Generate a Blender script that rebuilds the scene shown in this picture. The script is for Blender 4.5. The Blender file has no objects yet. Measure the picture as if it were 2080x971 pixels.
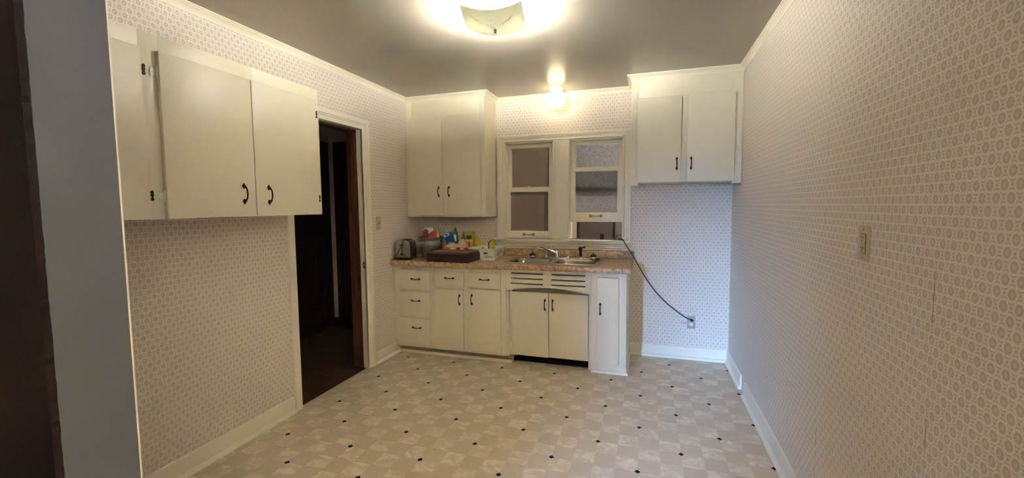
import bpy, bmesh, math, random
from mathutils import Vector, Matrix
random.seed(7)
SC = bpy.context.scene
COL = SC.collection
PI = math.pi

# ------------------------------------------------------------------ camera
W, H = 3.033, 2.494                       # kitchen width, ceiling height (metres)
CAM = Vector((2.3321, -4.0947, 1.4208))
YAW, PITCH, ROLL, FPX = 0.3014, -0.0714, -0.0081, 858.75
cd = bpy.data.cameras.new('camera'); cam = bpy.data.objects.new('camera', cd); COL.objects.link(cam)
fwd = Vector((-math.sin(YAW)*math.cos(PITCH), math.cos(YAW)*math.cos(PITCH), math.sin(PITCH)))
rgt0 = Vector((math.cos(YAW), math.sin(YAW), 0)); up0 = rgt0.cross(fwd)
rgt = rgt0*math.cos(ROLL)+up0*math.sin(ROLL); up = up0*math.cos(ROLL)-rgt0*math.sin(ROLL)
M = Matrix((rgt, up, -fwd)).transposed().to_4x4(); M.translation = CAM
cam.matrix_world = M
cd.sensor_fit = 'HORIZONTAL'; cd.sensor_width = 36.0; cd.lens = 36.0*FPX/2080
cd.shift_x = -(1049.43-1040)/2080; cd.shift_y = (478.53-485.5)/2080
cd.clip_start = 0.02
SC.camera = cam

# ------------------------------------------------------------------ view, world
SC.view_settings.view_transform = 'Standard'; SC.view_settings.look = 'None'
SC.view_settings.gamma = 1.0; SC.view_settings.use_curve_mapping = False
SC.view_settings.exposure = 4.0
SC.cycles.use_denoising = True
SC.cycles.max_bounces = 10; SC.cycles.diffuse_bounces = 5; SC.cycles.transmission_bounces = 8
SC.cycles.sample_clamp_indirect = 6.0
SKY = 74.0
wd = bpy.data.worlds.new('sky'); SC.world = wd; wd.use_nodes = True
bg = wd.node_tree.nodes['Background']; bg.inputs[0].default_value = (0.27, 0.50, 1.0, 1); bg.inputs[1].default_value = SKY
GLOBE_POWER, BULB_POWER, PORCH_POWER, FILL_POWER = .62, 205.0, 250.0, 2000.0     # radiance of the lit glass globe and of each bulb

# ------------------------------------------------------------------ material helpers
class G:
    def __init__(s, name):
        s.m = bpy.data.materials.new(name); s.m.use_nodes = True
        s.t = s.m.node_tree; s.n = s.t.nodes; s.n.clear()
        s.out = s.n.new('ShaderNodeOutputMaterial')
    def put(s, sock, v):
        if isinstance(v, bpy.types.NodeSocket): s.t.links.new(v, sock)
        elif isinstance(v, (tuple, list)):
            if len(v) == 3 and sock.type == 'RGBA': v = (*v, 1)
            sock.default_value = v
        else: sock.default_value = v
    def node(s, typ, ins={}, out=0, **kw):
        n = s.n.new(typ)
        for k, v in kw.items(): setattr(n, k, v)
        for k, v in ins.items(): s.put(n.inputs[k], v)
        return n.outputs[out]
    def m_(s, op, a, b=0.0, c=0.0, clamp=False):
        return s.node('ShaderNodeMath', {0: a, 1: b, 2: c}, operation=op, use_clamp=clamp)
    def pos(s): return s.node('ShaderNodeNewGeometry', out=0)
    def xyz(s, v):
        n = s.n.new('ShaderNodeSeparateXYZ'); s.put(n.inputs[0], v); return n.outputs
    def comb(s, x, y, z): return s.node('ShaderNodeCombineXYZ', {0: x, 1: y, 2: z})
    def scale(s, v, k): return s.node('ShaderNodeVectorMath', {0: v, 1: k}, operation='MULTIPLY')
    def noise(s, v, sc, det=3, rough=.5, dist=0, out=0):
        return s.node('ShaderNodeTexNoise', {'Vector': v, 'Scale': sc, 'Detail': det, 'Roughness': rough, 'Distortion': dist}, out=out)
    def voro(s, v, sc, out=0, feature='F1'):
        return s.node('ShaderNodeTexVoronoi', {'Vector': v, 'Scale': sc}, out=out, feature=feature)
    def mix(s, f, a, b, blend='MIX'):
        n = s.n.new('ShaderNodeMix'); n.data_type = 'RGBA'; n.blend_type = blend
        s.put(n.inputs[0], f); s.put(n.inputs[6], a); s.put(n.inputs[7], b); return n.outputs[2]
    def ramp(s, f, stops):
        n = s.n.new('ShaderNodeValToRGB'); s.put(n.inputs[0], f); e = n.color_ramp.elements
        while len(e) < len(stops): e.new(.5)
        for i, (p, c) in enumerate(stops):
            e[i].position = p; e[i].color = (*c, 1) if len(c) == 3 else c
        return n.outputs[0]
    def sstep(s, v, a, b, lo=0.0, hi=1.0):
        return s.node('ShaderNodeMapRange', {0: v, 1: a, 2: b, 3: lo, 4: hi}, interpolation_type='SMOOTHSTEP')
    def bump(s, h, st=.2, d=.001):
        return s.node('ShaderNodeBump', {'Height': h, 'Strength': st, 'Distance': d})
    def pbsdf(s, col, rough=.5, metal=0, normal=None, spec=.5, trans=0, ior=1.45, emis=None, est=0, alpha=None, coat=0):
        ins = {'Base Color': col, 'Roughness': rough, 'Metallic': metal, 'Specular IOR Level': spec, 'Transmission Weight': trans, 'IOR': ior, 'Coat Weight': coat}
        if normal is not None: ins['Normal'] = normal
        if emis is not None: ins['Emission Color'] = emis; ins['Emission Strength'] = est
        return s.node('ShaderNodeBsdfPrincipled', ins)
    def done(s, sh):
        s.t.links.new(sh, s.out.inputs[0]); return s.m

def plain(name, col, rough=.5, metal=0, spec=.5, grain=0.06, gs=25, bumpst=0.0, bs=200, coat=0):
    g = G(name); p = g.node('ShaderNodeTexCoord', out=3)
    n = g.noise(p, gs, 3)
    c = g.mix(g.m_('MULTIPLY', n, grain*2), col, tuple(x*.55 for x in col))
    nor = g.bump(g.noise(p, bs, 2), bumpst, .001) if bumpst else None
    return g.done(g.pbsdf(c, rough, metal, nor, spec, coat=coat))

def emissive(name, col, st):
    g = G(name); return g.done(g.node('ShaderNodeEmission', {0: col, 1: st}))

def wallpaper(name, axis, phase=(0, 0), seams=()):
    g = G(name); P = g.pos(); o = g.xyz(P)
    u = g.m_('ADD', o[axis], phase[0]); v = g.m_('ADD', o[2], phase[1])
    wob = g.noise(g.scale(P, (1, 1, 1)), 60, 2)
    PU, PV = .0395, .0555
    a = g.m_('DIVIDE', u, PU); b = g.m_('DIVIDE', v, PV)
    def cell(sh):
        aa = g.m_('ADD', a, sh); bb = g.m_('ADD', b, sh)
        x = g.m_('MULTIPLY', g.m_('SUBTRACT', aa, g.m_('ROUND', aa)), PU)
        y = g.m_('MULTIPLY', g.m_('SUBTRACT', bb, g.m_('ROUND', bb)), PV)
        d = g.m_('ADD', g.m_('MULTIPLY', x, x), g.m_('MULTIPLY', y, y))
        return x, y, d
    x1, y1, d1 = cell(0.0); x2, y2, d2 = cell(.5)
    sel = g.m_('GREATER_THAN', d1, d2)
    def pick(p, q): return g.m_('ADD', g.m_('MULTIPLY', p, g.m_('SUBTRACT', 1.0, sel)), g.m_('MULTIPLY', q, sel))
    x = pick(x1, x2); y = pick(y1, y2)
    ye = g.m_('MULTIPLY', y, .86)
    r = g.m_('SQRT', g.m_('ADD', g.m_('MULTIPLY', x, x), g.m_('MULTIPLY', ye, ye)))
    th = g.m_('ARCTAN2', ye, x)
    pet = g.m_('ADD', g.m_('MULTIPLY', g.m_('COSINE', g.m_('MULTIPLY', th, 13.0)), .5), .5)
    spoke = g.m_('MULTIPLY', pet, g.sstep(r, .003, .007))
    core = g.sstep(r, .0090, .0106, 1, 0)
    flower = g.m_('MULTIPLY', core, g.m_('ADD', .24, g.m_('MULTIPLY', spoke, .76)))
    ring = g.m_('MULTIPLY', g.sstep(r, .0112, .0122), g.sstep(r, .0150, .0158, 1, 0))
    line = g.m_('MULTIPLY', g.sstep(r, .0156, .0162), g.sstep(r, .0168, .0176, 1, 0))
    line = g.m_('MULTIPLY', line, g.sstep(g.m_('ABSOLUTE', y), .004, .009))
    dx = g.m_('SUBTRACT', g.m_('ABSOLUTE', x), PU/2)
    dot = g.sstep(g.m_('SQRT', g.m_('ADD', g.m_('MULTIPLY', dx, dx), g.m_('MULTIPLY', y, y))), .0020, .0030, 1, 0)
    base = g.mix(g.noise(P, 2.2, 3), (.73, .65, .55), (.68, .60, .50))
    c = g.mix(g.m_('MULTIPLY', ring, .6), base, (.82, .75, .65))
    c = g.mix(g.m_('MULTIPLY', flower, g.m_('ADD', .55, g.m_('MULTIPLY', wob, .5))), c, (.36, .305, .245))
    c = g.mix(g.m_('MULTIPLY', line, .85), c, (.31, .26, .205))
    c = g.mix(g.m_('MULTIPLY', dot, .6), c, (.30, .25, .20))
    for sy in seams:
        dl = g.m_('ABSOLUTE', g.m_('SUBTRACT', o[axis], sy))
        vis = g.sstep(g.noise(g.comb(0.0, sy, g.m_('MULTIPLY', o[2], 1.0)), 5.5, 3), .5, .62)
        c = g.mix(g.m_('MULTIPLY', g.m_('MULTIPLY', g.sstep(dl, .0008, .0025, 1, 0), vis), .8), c, (.16, .12, .08))
    hgt = g.m_('ADD', g.m_('SUBTRACT', g.m_('MULTIPLY', ring, .6), g.m_('MULTIPLY', line, .5)), g.m_('MULTIPLY', flower, -.3))
    return g.done(g.pbsdf(c, .62, 0, g.bump(hgt, .18, .0006), .35))

def wood(name, dark, light, axis=2, rough=.4, sc=6, coat=.2):
    g = G(name); p = g.pos(); k = [28, 28, 28]; k[axis] = 1.6
    n = g.noise(g.scale(p, tuple(k)), sc*.35, 5, .6, 1.2)
    f = g.noise(g.scale(p, tuple(x*3 for x in k)), sc, 3, .6)
    c = g.mix(g.sstep(n, .35, .7), dark, light)
    c = g.mix(g.m_('MULTIPLY', f, .5), c, tuple(x*.45 for x in dark))
    return g.done(g.pbsdf(c, rough, 0, g.bump(f, .12, .0005), .4, coat=coat))

# paint on woodwork: cream, brushed, semi-gloss
def paint(name, col, rough=.38):
    g = G(name); p = g.pos()
    n = g.noise(p, 3.0, 4, .6); br = g.noise(g.scale(p, (140, 140, 9)), 1.0, 3, .6)
    c = g.mix(g.m_('MULTIPLY', n, .35), col, tuple(x*.86 for x in col))
    return g.done(g.pbsdf(c, rough, 0, g.bump(br, .12, .0006), .45))
CREAM = paint('cream_paint', (.76, .695, .53))
SHADED_TOE = plain('dirty_shaded_toe_paint', (.30, .23, .16), .6, grain=.5, gs=14)  # dirty cream, darkened further to stand for the shade in the toe recess
TRIM = paint('cream_trim_paint', (.79, .735, .59), .33)
g = G('ceiling_paint'); p = g.pos()
hb = g.m_('ADD', g.noise(p, 55, 4, .65), g.m_('MULTIPLY', g.noise(g.scale(p, (1.3, 5, 1)), 2.2, 3), 1.4))
CEIL = g.done(g.pbsdf(g.mix(g.noise(p, 1.5, 4), (.42, .38, .31), (.37, .33, .265)), .27, 0, g.bump(hb, .22, .0022), .5))
WP_BACK = wallpaper('wallpaper_daisy_back', 0, (.012, .004))
WP_LEFT = wallpaper('wallpaper_daisy_left', 1, (.006, .016))
WP_RIGHT = wallpaper('wallpaper_daisy_right', 1, (2.979-.0395*75, -1.483+.0555*27), (-2.045, -2.76))
DARKWOOD = wood('dark_stained_wood', (.020, .0085, .005), (.048, .021, .011), 2, .42)
REDWOOD = wood('red_brown_stained_wood', (.055, .018, .009), (.12, .042, .020), 2, .4)
CASEWOOD = wood('dark_oak_casing', (.007, .003, .0012), (.019, .008, .003), 2, .55, coat=0)
HALLFLOOR = wood('hall_floorboards', (.050, .024, .013), (.11, .058, .030), 0, .45)
BLUEGREY = plain('blue_grey_wall_paint', (.27, .265, .27), .6, grain=.05, bumpst=.15, bs=180)
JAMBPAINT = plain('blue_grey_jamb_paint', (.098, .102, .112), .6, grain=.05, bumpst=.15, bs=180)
HALLWALL = plain('hall_mauve_plaster', (.76, .66, .65), .75, grain=.08, gs=5)
PORCHWALL = plain('porch_tan_panel', (.085, .065, .048), .6, grain=.1, gs=4)
PORCHBEIGE = plain('porch_beige_board', (.50, .39, .29), .6, grain=.1, gs=6)
IRON = plain('black_antique_iron', (.018, .014, .012), .42, .6, grain=.2)
BRASS = plain('aged_brass', (.36, .25, .10), .35, 1, grain=.2, gs=60)
CHROME = plain('chrome', (.82, .81, .79), .12, 1, grain=.02)
BLACKPL = plain('black_plastic', (.012, .012, .013), .35, grain=.1)
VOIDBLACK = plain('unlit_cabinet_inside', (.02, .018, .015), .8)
ALMOND = plain('almond_plastic', (.52, .43, .26), .35, grain=.04)
IVORY = plain('ivory_plastic', (.40, .38, .30), .35, grain=.04)
WHITEPL = plain('white_plastic', (.80, .79, .76), .35, grain=.03)
WHITECER = plain('white_ceramic', (.82, .81, .78), .25, grain=.02)

# counter laminate
g = G('tan_granite_laminate'); p = g.pos()
n1 = g.noise(p, 38, 5, .65, .6); n2 = g.noise(p, 110, 3, .6); v = g.voro(p, 75)
c = g.ramp(n1, [(.30, (.16, .085, .038)), (.45, (.40, .265, .145)), (.58, (.53, .38, .235)), (.75, (.62, .48, .33))])
c = g.mix(g.sstep(n2, .56, .66), c, (.15, .085, .045))
c = g.mix(g.sstep(v, .05, .16, .5, 0), c, (.66, .56, .43))
LAMINATE = g.done(g.pbsdf(c, .28, 0, None, .5))
# steel
g = G('brushed_stainless'); p = g.pos()
STEEL = g.done(g.pbsdf((.60, .56, .50), g.m_('ADD', .2, g.m_('MULTIPLY', g.noise(p, 9, 3), .06)), 1))
BOWLSTEEL = plain('shaded_bowl_steel', (.36, .33, .29), .24, 1, grain=.1)  # same stainless as the deck, darkened for the shade inside the bowls
g = G('galvanized_zinc'); p = g.pos()
GALV = g.done(g.pbsdf(g.mix(g.voro(p, 45, out=1), (.20, .20, .19), (.34, .33, .31)), .36, .9))
# vinyl floor: plain taupe squares, cloudy pale squares, pale joints, black diamonds
def vinyl(name, c1, c2, c3, lo, hi):
    g = G(name); p = g.pos(); rnd = g.node('ShaderNodeObjectInfo', out=5)
    q = g.node('ShaderNodeVectorMath', {0: p, 1: g.comb(g.m_('MULTIPLY', rnd, 7.0), 0.0, 0.0)}, operation='ADD')
    n = g.noise(g.scale(q, (1, 1.6, 1)), 13, 5, .62, .9)
    c = g.mix(g.sstep(n, lo, hi), c1, c2)
    c = g.mix(g.sstep(g.noise(p, 1.4, 4), .48, .72, 0, .35), c, c3)
    c = g.mix(g.sstep(g.noise(p, 70, 2), .70, .78, 0, .4), c, (.12, .09, .06))
    return g.done(g.pbsdf(c, g.m_('ADD', .34, g.m_('MULTIPLY', n, .2)), 0, g.bump(g.noise(p, 160, 3), .08, .0005), .4))
TILE_D = vinyl('vinyl_taupe', (.54, .455, .335), (.58, .49, .37), (.49, .405, .29), .3, .75)
TILE_L = vinyl('vinyl_clouded', (.59, .50, .375), (.76, .67, .53), (.56, .47, .345), .42, .66)
JOINT = plain('vinyl_joint', (.57, .51, .42), .5)
BLACKTILE = plain('vinyl_black', (.004, .004, .004), .6, spec=.05)
# textured obscure glass
def obscure(name, tint, body, sc, st, rough, mixf, spark):
    g = G(name); p = g.pos()
    h = g.m_('ADD', g.voro(p, sc), g.m_('MULTIPLY', g.noise(p, sc*.9, 2), .6))
    nor = g.bump(h, st, .004)
    glass = g.pbsdf(tint, rough, 0, nor, .5, trans=1.0, ior=1.30)
    body = g.mix(g.m_('MULTIPLY', g.sstep(g.voro(p, sc), .15, .6), spark), body, tuple(x*.35 for x in body))  # sparkle of the pebbles painted into the glass body colour
    milk = g.node('ShaderNodeMixShader', {0: .5, 1: g.node('ShaderNodeBsdfTranslucent', {0: body, 1: nor}), 2: g.node('ShaderNodeBsdfDiffuse', {0: body, 2: nor})})
    return g.done(g.node('ShaderNodeMixShader', {0: mixf, 1: glass, 2: milk}))
GLASS_A = obscure('obscure_glass_fine', (.66, .60, .54), (.42, .34, .26), 260, .25, .45, .60, .3)
GLASS_B = obscure('obscure_glass_pebbled', (.93, .91, .90), (.85, .83, .82), 190, 1.0, .08, .50, .9)

# ------------------------------------------------------------------ mesh helpers
class MB:
    def __init__(s): s.v = []; s.f = []; s.mi = []; s.k = 0
    def add(s, vs, fs):
        o = len(s.v); s.v += [tuple(v) for v in vs]
        for f in fs: s.f.append(tuple(i+o for i in f)); s.mi.append(s.k)
        return s
    def box(s, x0, x1, y0, y1, z0, z1):
        vs = [(x, y, z) for x in (x0, x1) for y in (y0, y1) for z in (z0, z1)]
        return s.add(vs, [(0, 1, 3, 2), (4, 6, 7, 5), (0, 4, 5, 1), (2, 3, 7, 6), (0, 2, 6, 4), (1, 5, 7, 3)])
    def prism(s, poly, fn, h0, h1):
        n = len(poly); vs = [fn(a, b, h0) for a, b in poly]+[fn(a, b, h1) for a, b in poly]
        fs = [tuple(range(n-1, -1, -1)), tuple(range(n, 2*n))]+[(i, (i+1) % n, n+(i+1) % n, n+i) for i in range(n)]
        return s.add(vs, fs)
    def lathe(s, prof, c=(0, 0, 0), n=24, R=None, cap=True):
        vs = []; c = Vector(c)
        for r, z in prof:
            for i in range(n):
                a = 2*PI*i/n; p = Vector((r*math.cos(a), r*math.sin(a), z))
                if R is not None: p = R @ p
                vs.append(p+c)
        fs = [(j*n+i, j*n+(i+1) % n, (j+1)*n+(i+1) % n, (j+1)*n+i) for j in range(len(prof)-1) for i in range(n)]
        if cap:
            fs.append(tuple(range(n-1, -1, -1))); m = (len(prof)-1)*n; fs.append(tuple(range(m, m+n)))
        return s.add(vs, fs)
    def tube(s, path, r, n=8):
        P = [Vector(p) for p in path]; rr = r if isinstance(r, (list, tuple)) else [r]*len(P)
        vs = []; ref = None
        for i, p in enumerate(P):
            t = (P[min(i+1, len(P)-1)]-P[max(i-1, 0)]).normalized()
            if ref is None: ref = t.orthogonal().normalized()
            ref = (ref-t*ref.dot(t)).normalized(); b = t.cross(ref)
            for k in range(n):
                a = 2*PI*k/n; vs.append(p+(ref*math.cos(a)+b*math.sin(a))*rr[i])
        m = len(P)
        fs = [(j*n+k, j*n+(k+1) % n, (j+1)*n+(k+1) % n, (j+1)*n+k) for j in range(m-1) for k in range(n)]
        fs += [tuple(range(n-1, -1, -1)), tuple(range((m-1)*n, m*n))]
        return s.add(vs, fs)
    def sweep(s, path, prof, fn, side=1):
        """profile (offset, height) swept along a mitred 2-D path; fn maps (a, b, height) to 3-D"""
        P = [Vector(p) for p in path]; nrm = []
        for i in range(len(P)-1):
            d = (P[i+1]-P[i]).normalized(); nrm.append(Vector((d.y, -d.x))*side)
        vs = []; k = len(prof)
        for i, p in enumerate(P):
            if i == 0: m = nrm[0]
            elif i == len(P)-1: m = nrm[-1]
            else: m = (nrm[i-1]+nrm[i])/(1+nrm[i-1].dot(nrm[i]))
            for o, h in prof: q = p+m*o; vs.append(fn(q.x, q.y, h))
        fs = [(i*k+j, i*k+(j+1) % k, (i+1)*k+(j+1) % k, (i+1)*k+j) for i in range(len(P)-1) for j in range(k)]
        fs += [tuple(range(k-1, -1, -1)), tuple(range((len(P)-1)*k, len(P)*k))]
        return s.add(vs, fs)
    def mesh(s, name, mats, off=(0, 0, 0), bevel=0, smooth=None, seg=2):
        me = bpy.data.meshes.new(name)
        me.from_pydata([(v[0]-off[0], v[1]-off[1], v[2]-off[2]) for v in s.v], [], s.f)
        for m in (mats if isinstance(mats, (list, tuple)) else [mats]): me.materials.append(m)
        me.polygons.foreach_set('material_index', s.mi)
        bm = bmesh.new(); bm.from_mesh(me)
        bmesh.ops.recalc_face_normals(bm, faces=bm.faces)
        if bevel: bmesh.ops.bevel(bm, geom=[e for e in bm.edges if e.is_manifold and e.calc_face_angle(0) > .5], offset=bevel, segments=seg, affect='EDGES', profile=.5)
        bm.to_mesh(me); bm.free()
        if smooth or bevel:
            me.polygons.foreach_set('use_smooth', [True]*len(me.polygons)); me.set_sharp_from_angle(angle=smooth or .6)
        me.update(); return me

def org(o):
    p = Vector((0, 0, 0))
    while o is not None: p = p+o.location; o = o.parent
    return p
def link(name, data, parent=None, loc=None):
    o = bpy.data.objects.new(name, data); COL.objects.link(o)
    if parent is not None: o.parent = parent
    if loc is not None: o.location = Vector(loc)-(org(parent) if parent is not None else Vector((0, 0, 0)))
    return o
def obj(name, mb, mat, parent=None, bevel=0, smooth=None, loc=None, seg=2):
    """one mesh object; vertices are given in world space, the origin is the parent's (or loc)"""
    off = org(parent) if parent is not None else Vector(loc or (0, 0, 0))
    o = link(name, mb.mesh(name, mat, off, bevel, smooth, seg), parent)
    if parent is None and loc: o.location = loc
    return o
def tag(o, label, cat, group=None, kind=None):
    o['label'] = label; o['category'] = cat
    if group: o['group'] = group
    if kind: o['kind'] = kind
    return o
def thing(name, label, cat, loc, group=None):
    o = link(name, None, None, loc); o.empty_display_size = .05; return tag(o, label, cat, group)
def struct(name, mb, mat, label, cat, bevel=0, smooth=None, parent=None):
    if name.startswith('wall_'): mb.v = [(x, y, -.1 if z == 0 else (H+.05 if z == H else z)) for x, y, z in mb.v]   # walls run past floor and ceiling, no gaps
    o = obj(name, mb, mat, parent, bevel, smooth); o['kind'] = 'structure'; o['label'] = label; o['category'] = cat; return o
def bx(*a): return MB().box(*a)
XYZ = lambda a, b, h: (a, b, h)          # plan path, height up
XZ = lambda a, b, h: (a, -h, b)          # path on the back wall, height into the room
YZ = lambda a, b, h: (h, a, b)           # path on the left wall, height into the room

# ------------------------------------------------------------------ measured layout
DL, XL, ZL = .316, .852, 1.313           # left upper cabinet: depth, right end, underside
DR, XR, ZR = .357, 2.187, 1.583          # right upper cabinet
DW, YW, ZW0, ZW1 = .31, -1.845, 1.373, 2.161   # wall cabinet on the left wall
YF, YD, YC = -.585, -.605, -.653         # base face frame, door fronts, counter front
XB, XC, ZC = 2.174, 2.204, .91
YFR, YFO = -3.40, -3.54                  # front wall, kitchen side and outer side
ZCR = 2.449                              # lower edge of crown moulding
DOOR_A, DOOR_B, DOOR_Z = -1.775, -1.02, 2.07

# ------------------------------------------------------------------ floor
t = .1169; LX, LY = 1.5951, -1.6138
fl = struct('floor', bx(-.02, W+.1, YFO, .05, -.12, -.0012), JOINT, 'sheet vinyl kitchen floor in pale taupe checks with black diamonds', 'floor')
def project(p):
    d = Vector(p)-CAM; z = d.dot(fwd)
    return (1049.43+FPX*d.dot(rgt)/z, 478.53-FPX*d.dot(up)/z, z)
cells = []
for i in range(-15, 14):
    for j in range(-17, 15):
        x0, y0 = LX+i*t, LY+j*t; x1, y1 = min(x0+t, W), min(y0+t, 0); xa, ya = max(x0, 0), max(y0, YFR)
        if x1-xa < .004 or y1-ya < .004: continue
        cx, cy = (xa+x1)/2, (ya+y1)/2
        c4 = [project((a, b, 0)) for a, b in ((xa, ya), (x1, ya), (x1, y1), (xa, y1))]
        seen = 0
        if min(q[2] for q in c4) > .2 and not (cy > -.52 and cx < 2.17):
            if any(0 < q[0] < 2080 and 0 < q[1] < 971 for q in c4):
                seen = abs(sum(c4[k][0]*c4[(k+1) % 4][1]-c4[(k+1) % 4][0]*c4[k][1] for k in range(4)))/2
        cells.append((seen, i, j, xa, x1, ya, y1))
cells.sort(reverse=True)
full = {}
rest = MB()
JW = .0009
for n, (seen, i, j, xa, x1, ya, y1) in enumerate(cells):
    k = (i+j) % 2
    if n < 300 and seen > 0:
        w, d = x1-xa, y1-ya; key = (k, round(w, 4), round(d, 4))
        if key not in full:
            full[key] = bx(-w/2+JW, w/2-JW, -d/2+JW, d/2-JW, -.0012, 0).mesh('floor_tile', TILE_L if k else TILE_D)
        link('floor_tile', full[key], fl, ((xa+x1)/2, (ya+y1)/2, 0))
    else:
        rest.k = k; rest.box(xa+JW, x1-JW, ya+JW, y1-JW, -.0012, 0)
o = obj('floor_tile_remainder', rest, [TILE_D, TILE_L], fl); o['kind'] = 'stuff'
dm = MB(); s1, s2 = .0205, .0165
for s_, z0, z1, k in ((s1, 0, .0002, 0), (s2, .0002, .0005, 1)):
    dm.k = k; dm.prism([(s_, 0), (0, s_), (-s_, 0), (0, -s_)], XYZ, z0, z1)
dmesh = dm.mesh('black_diamond', [JOINT, BLACKTILE])
for i in range(-8, 8):
    for j in range(-9, 8):
        x, y = LX+2*t*i, LY+2*t*j
        if (i+j) % 2 == 0 and .03 < x < W-.02 and YFR+.03 < y < -.03 and not (y > -.52 and x < 2.17):
            link('black_diamond', dmesh, fl, (x, y, 0))

# ------------------------------------------------------------------ shell of the kitchen
WT = .13
wl = struct('wall_left', bx(-WT, 0, YFO, DOOR_A-.014, 0, H).box(-WT, 0, DOOR_B+.014, 0, 0, H).box(-WT, 0, DOOR_A-.014, DOOR_B+.014, DOOR_Z+.014, H), WP_LEFT, 'left kitchen wall in daisy lattice wallpaper with a doorway', 'wall')
WX = ((.936, 1.443), (1.597, 2.109)); WZ0, WZ1 = 1.085, 2.05
b = bx(-WT, WX[0][0], 0, WT, 0, H).box(WX[1][1], W+.1, 0, WT, 0, H).box(WX[0][0], WX[1][1], 0, WT, 0, WZ0).box(WX[0][0], WX[1][1], 0, WT, WZ1, H).box(WX[0][1], WX[1][0], 0, WT, WZ0, WZ1)
struct('wall_back', b, WP_BACK, 'back kitchen wall in daisy wallpaper behind the sink', 'wall')
struct('wall_right', bx(W, W+.1, YFO, 0, 0, H), WP_RIGHT, 'long bare right wall in daisy lattice wallpaper with open seams', 'wall')
OPX0, OPX1, OPZ = 1.114, 2.96, 2.12
b = bx(-WT, OPX0-.02, YFO, YFR, 0, H).box(OPX1, W+.1, YFO, YFR, 0, H).box(OPX0-.02, OPX1, YFO, YFR, OPZ, H)
struct('wall_front', b, BLUEGREY, 'front kitchen wall with the cased opening the view looks through', 'wall')
struct('ceiling', bx(-WT, W+.1, YFO, WT, H, H+.1), CEIL, 'glossy off-white painted kitchen ceiling', 'ceiling')
# reveal of the opening at the far left, its dark casing with a ragged paint edge, and the cream edge on the kitchen side
struct('trim_1', bx(OPX0-.02, OPX0, YFO, YFR, 0, OPZ), JAMBPAINT, 'blue-grey painted door reveal at the far left', 'door jamb')
b = MB(); N = 150; rj = random.Random(3); xs = [OPX0-.002+rj.uniform(-.0022, .0015) for _ in range(N+1)]
poly = [(.72, 0)]+[(xs[i], OPZ*i/N) for i in range(N+1)]+[(.72, OPZ)]
b.prism(poly, lambda a, c, h: (a, h, c), YFO-.014, YFO)
struct('trim_2', b, CASEWOOD, 'dark brown wooden door casing at the left picture edge', 'door casing')
struct('trim_3', bx(OPX0-.085, OPX0+.001, YFR, YFR+.005, 0, OPZ), TRIM, 'thin cream casing edge beside the blue-grey reveal', 'door casing', .002)

# crown moulding round the room and the tall cabinets
prof = [(0, ZCR), (.004, ZCR), (.007, ZCR+.010), (.013, ZCR+.020), (.023, ZCR+.029), (.028, ZCR+.031), (.030, ZCR+.036), (.036, ZCR+.038), (.036, H), (0, H)]
b = MB().sweep([(0, YFR), (0, -DL), (XL, -DL), (XL, 0), (XR, 0), (XR, -DR), (W, -DR), (W, YFR)], prof, XYZ)
struct('trim_4', b, TRIM, 'cream crown moulding along the ceiling and over the tall cabinets', 'crown moulding', smooth=.5)
# baseboards with quarter-round shoe
bp = [(0, 0), (.030, 0), (.029, .010), (.024, .019), (.017, .024), (.014, .025), (.014, .088), (.011, .096), (.011, .104), (.006, .112), (0, .112)]
for nm, path, lab in (('baseboard_left', [(0, YFR), (0, -1.838)], 'cream baseboard under the wall cabinet on the left wall'),
                      ('baseboard_2', [(0, -.912), (0, -.545)], 'short cream baseboard between doorway and drawers'),
                      ('baseboard_back', [(XB+.004, 0), (W, 0), (W, -.585)], 'pale baseboard round the empty refrigerator nook'),
                      ('baseboard_right', [(W, -.72), (W, YFR)], 'long cream baseboard along the right wall')):
    struct(nm, MB().sweep(path, bp, XYZ), TRIM, lab, 'baseboard', smooth=.5)

# doorway casing on the left wall, jambs, strike plate
cp = [(0, 0), (0, .014), (.006, .017), (.012, .013), (.040, .015), (.046, .021), (.056, .022), (.060, .028), (.100, .028), (.100, 0)]
cpl = [(0, 0), (0, .014), (.008, .018), (.06, .02), (.06, 0)]
trim5 = struct('trim_5', MB().sweep([(DOOR_A-.002, DOOR_Z+.0), (DOOR_B, DOOR_Z), (DOOR_B, 0)], [(o_*.8, h) for o_, h in cp], YZ, -1), TRIM, 'stepped cream casing over and right of the hall doorway', 'door casing', smooth=.4)
struct('trim_6', MB().sweep([(DOOR_A, 0), (DOOR_A, DOOR_Z)], cpl, YZ, -1), TRIM, 'plain cream casing on the near side of the hall doorway', 'door casing', smooth=.4)
b = bx(-.045, .012, DOOR_B, DOOR_B+.012, 0, DOOR_Z).box(-.045, .012, DOOR_A-.012, DOOR_A, 0, DOOR_Z).box(-.045, .012, DOOR_A-.012, DOOR_B+.012, DOOR_Z, DOOR_Z+.012)
j = struct('door_1', b, TRIM, 'cream and red-brown jamb of the doorway into the dark hall', 'door frame', .0015)
obj('stained_jamb', bx(-.145, -.045, DOOR_B-.004, DOOR_B+.012, 0, DOOR_Z).box(-.145, -.045, DOOR_A-.012, DOOR_A+.004, 0, DOOR_Z).box(-.145, -.045, DOOR_A, DOOR_B, DOOR_Z-.012, DOOR_Z+.01), REDWOOD, j, .002)
obj('stained_stop', bx(-.10, -.062, DOOR_B-.014, DOOR_B-.003, 0, DOOR_Z-.012), REDWOOD, j, .002)
sp = obj('strike_plate', bx(-.022, .006, DOOR_B-.0015, DOOR_B+.001, .885, .945), IVORY, j)
obj('strike_hole', bx(-.014, -.002, DOOR_B-.0022, DOOR_B-.0012, .922, .938), BLACKPL, sp); obj('strike_hole', bx(-.014, -.002, DOOR_B-.0022, DOOR_B-.0012, .892, .910), BLACKPL, sp)

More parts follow.
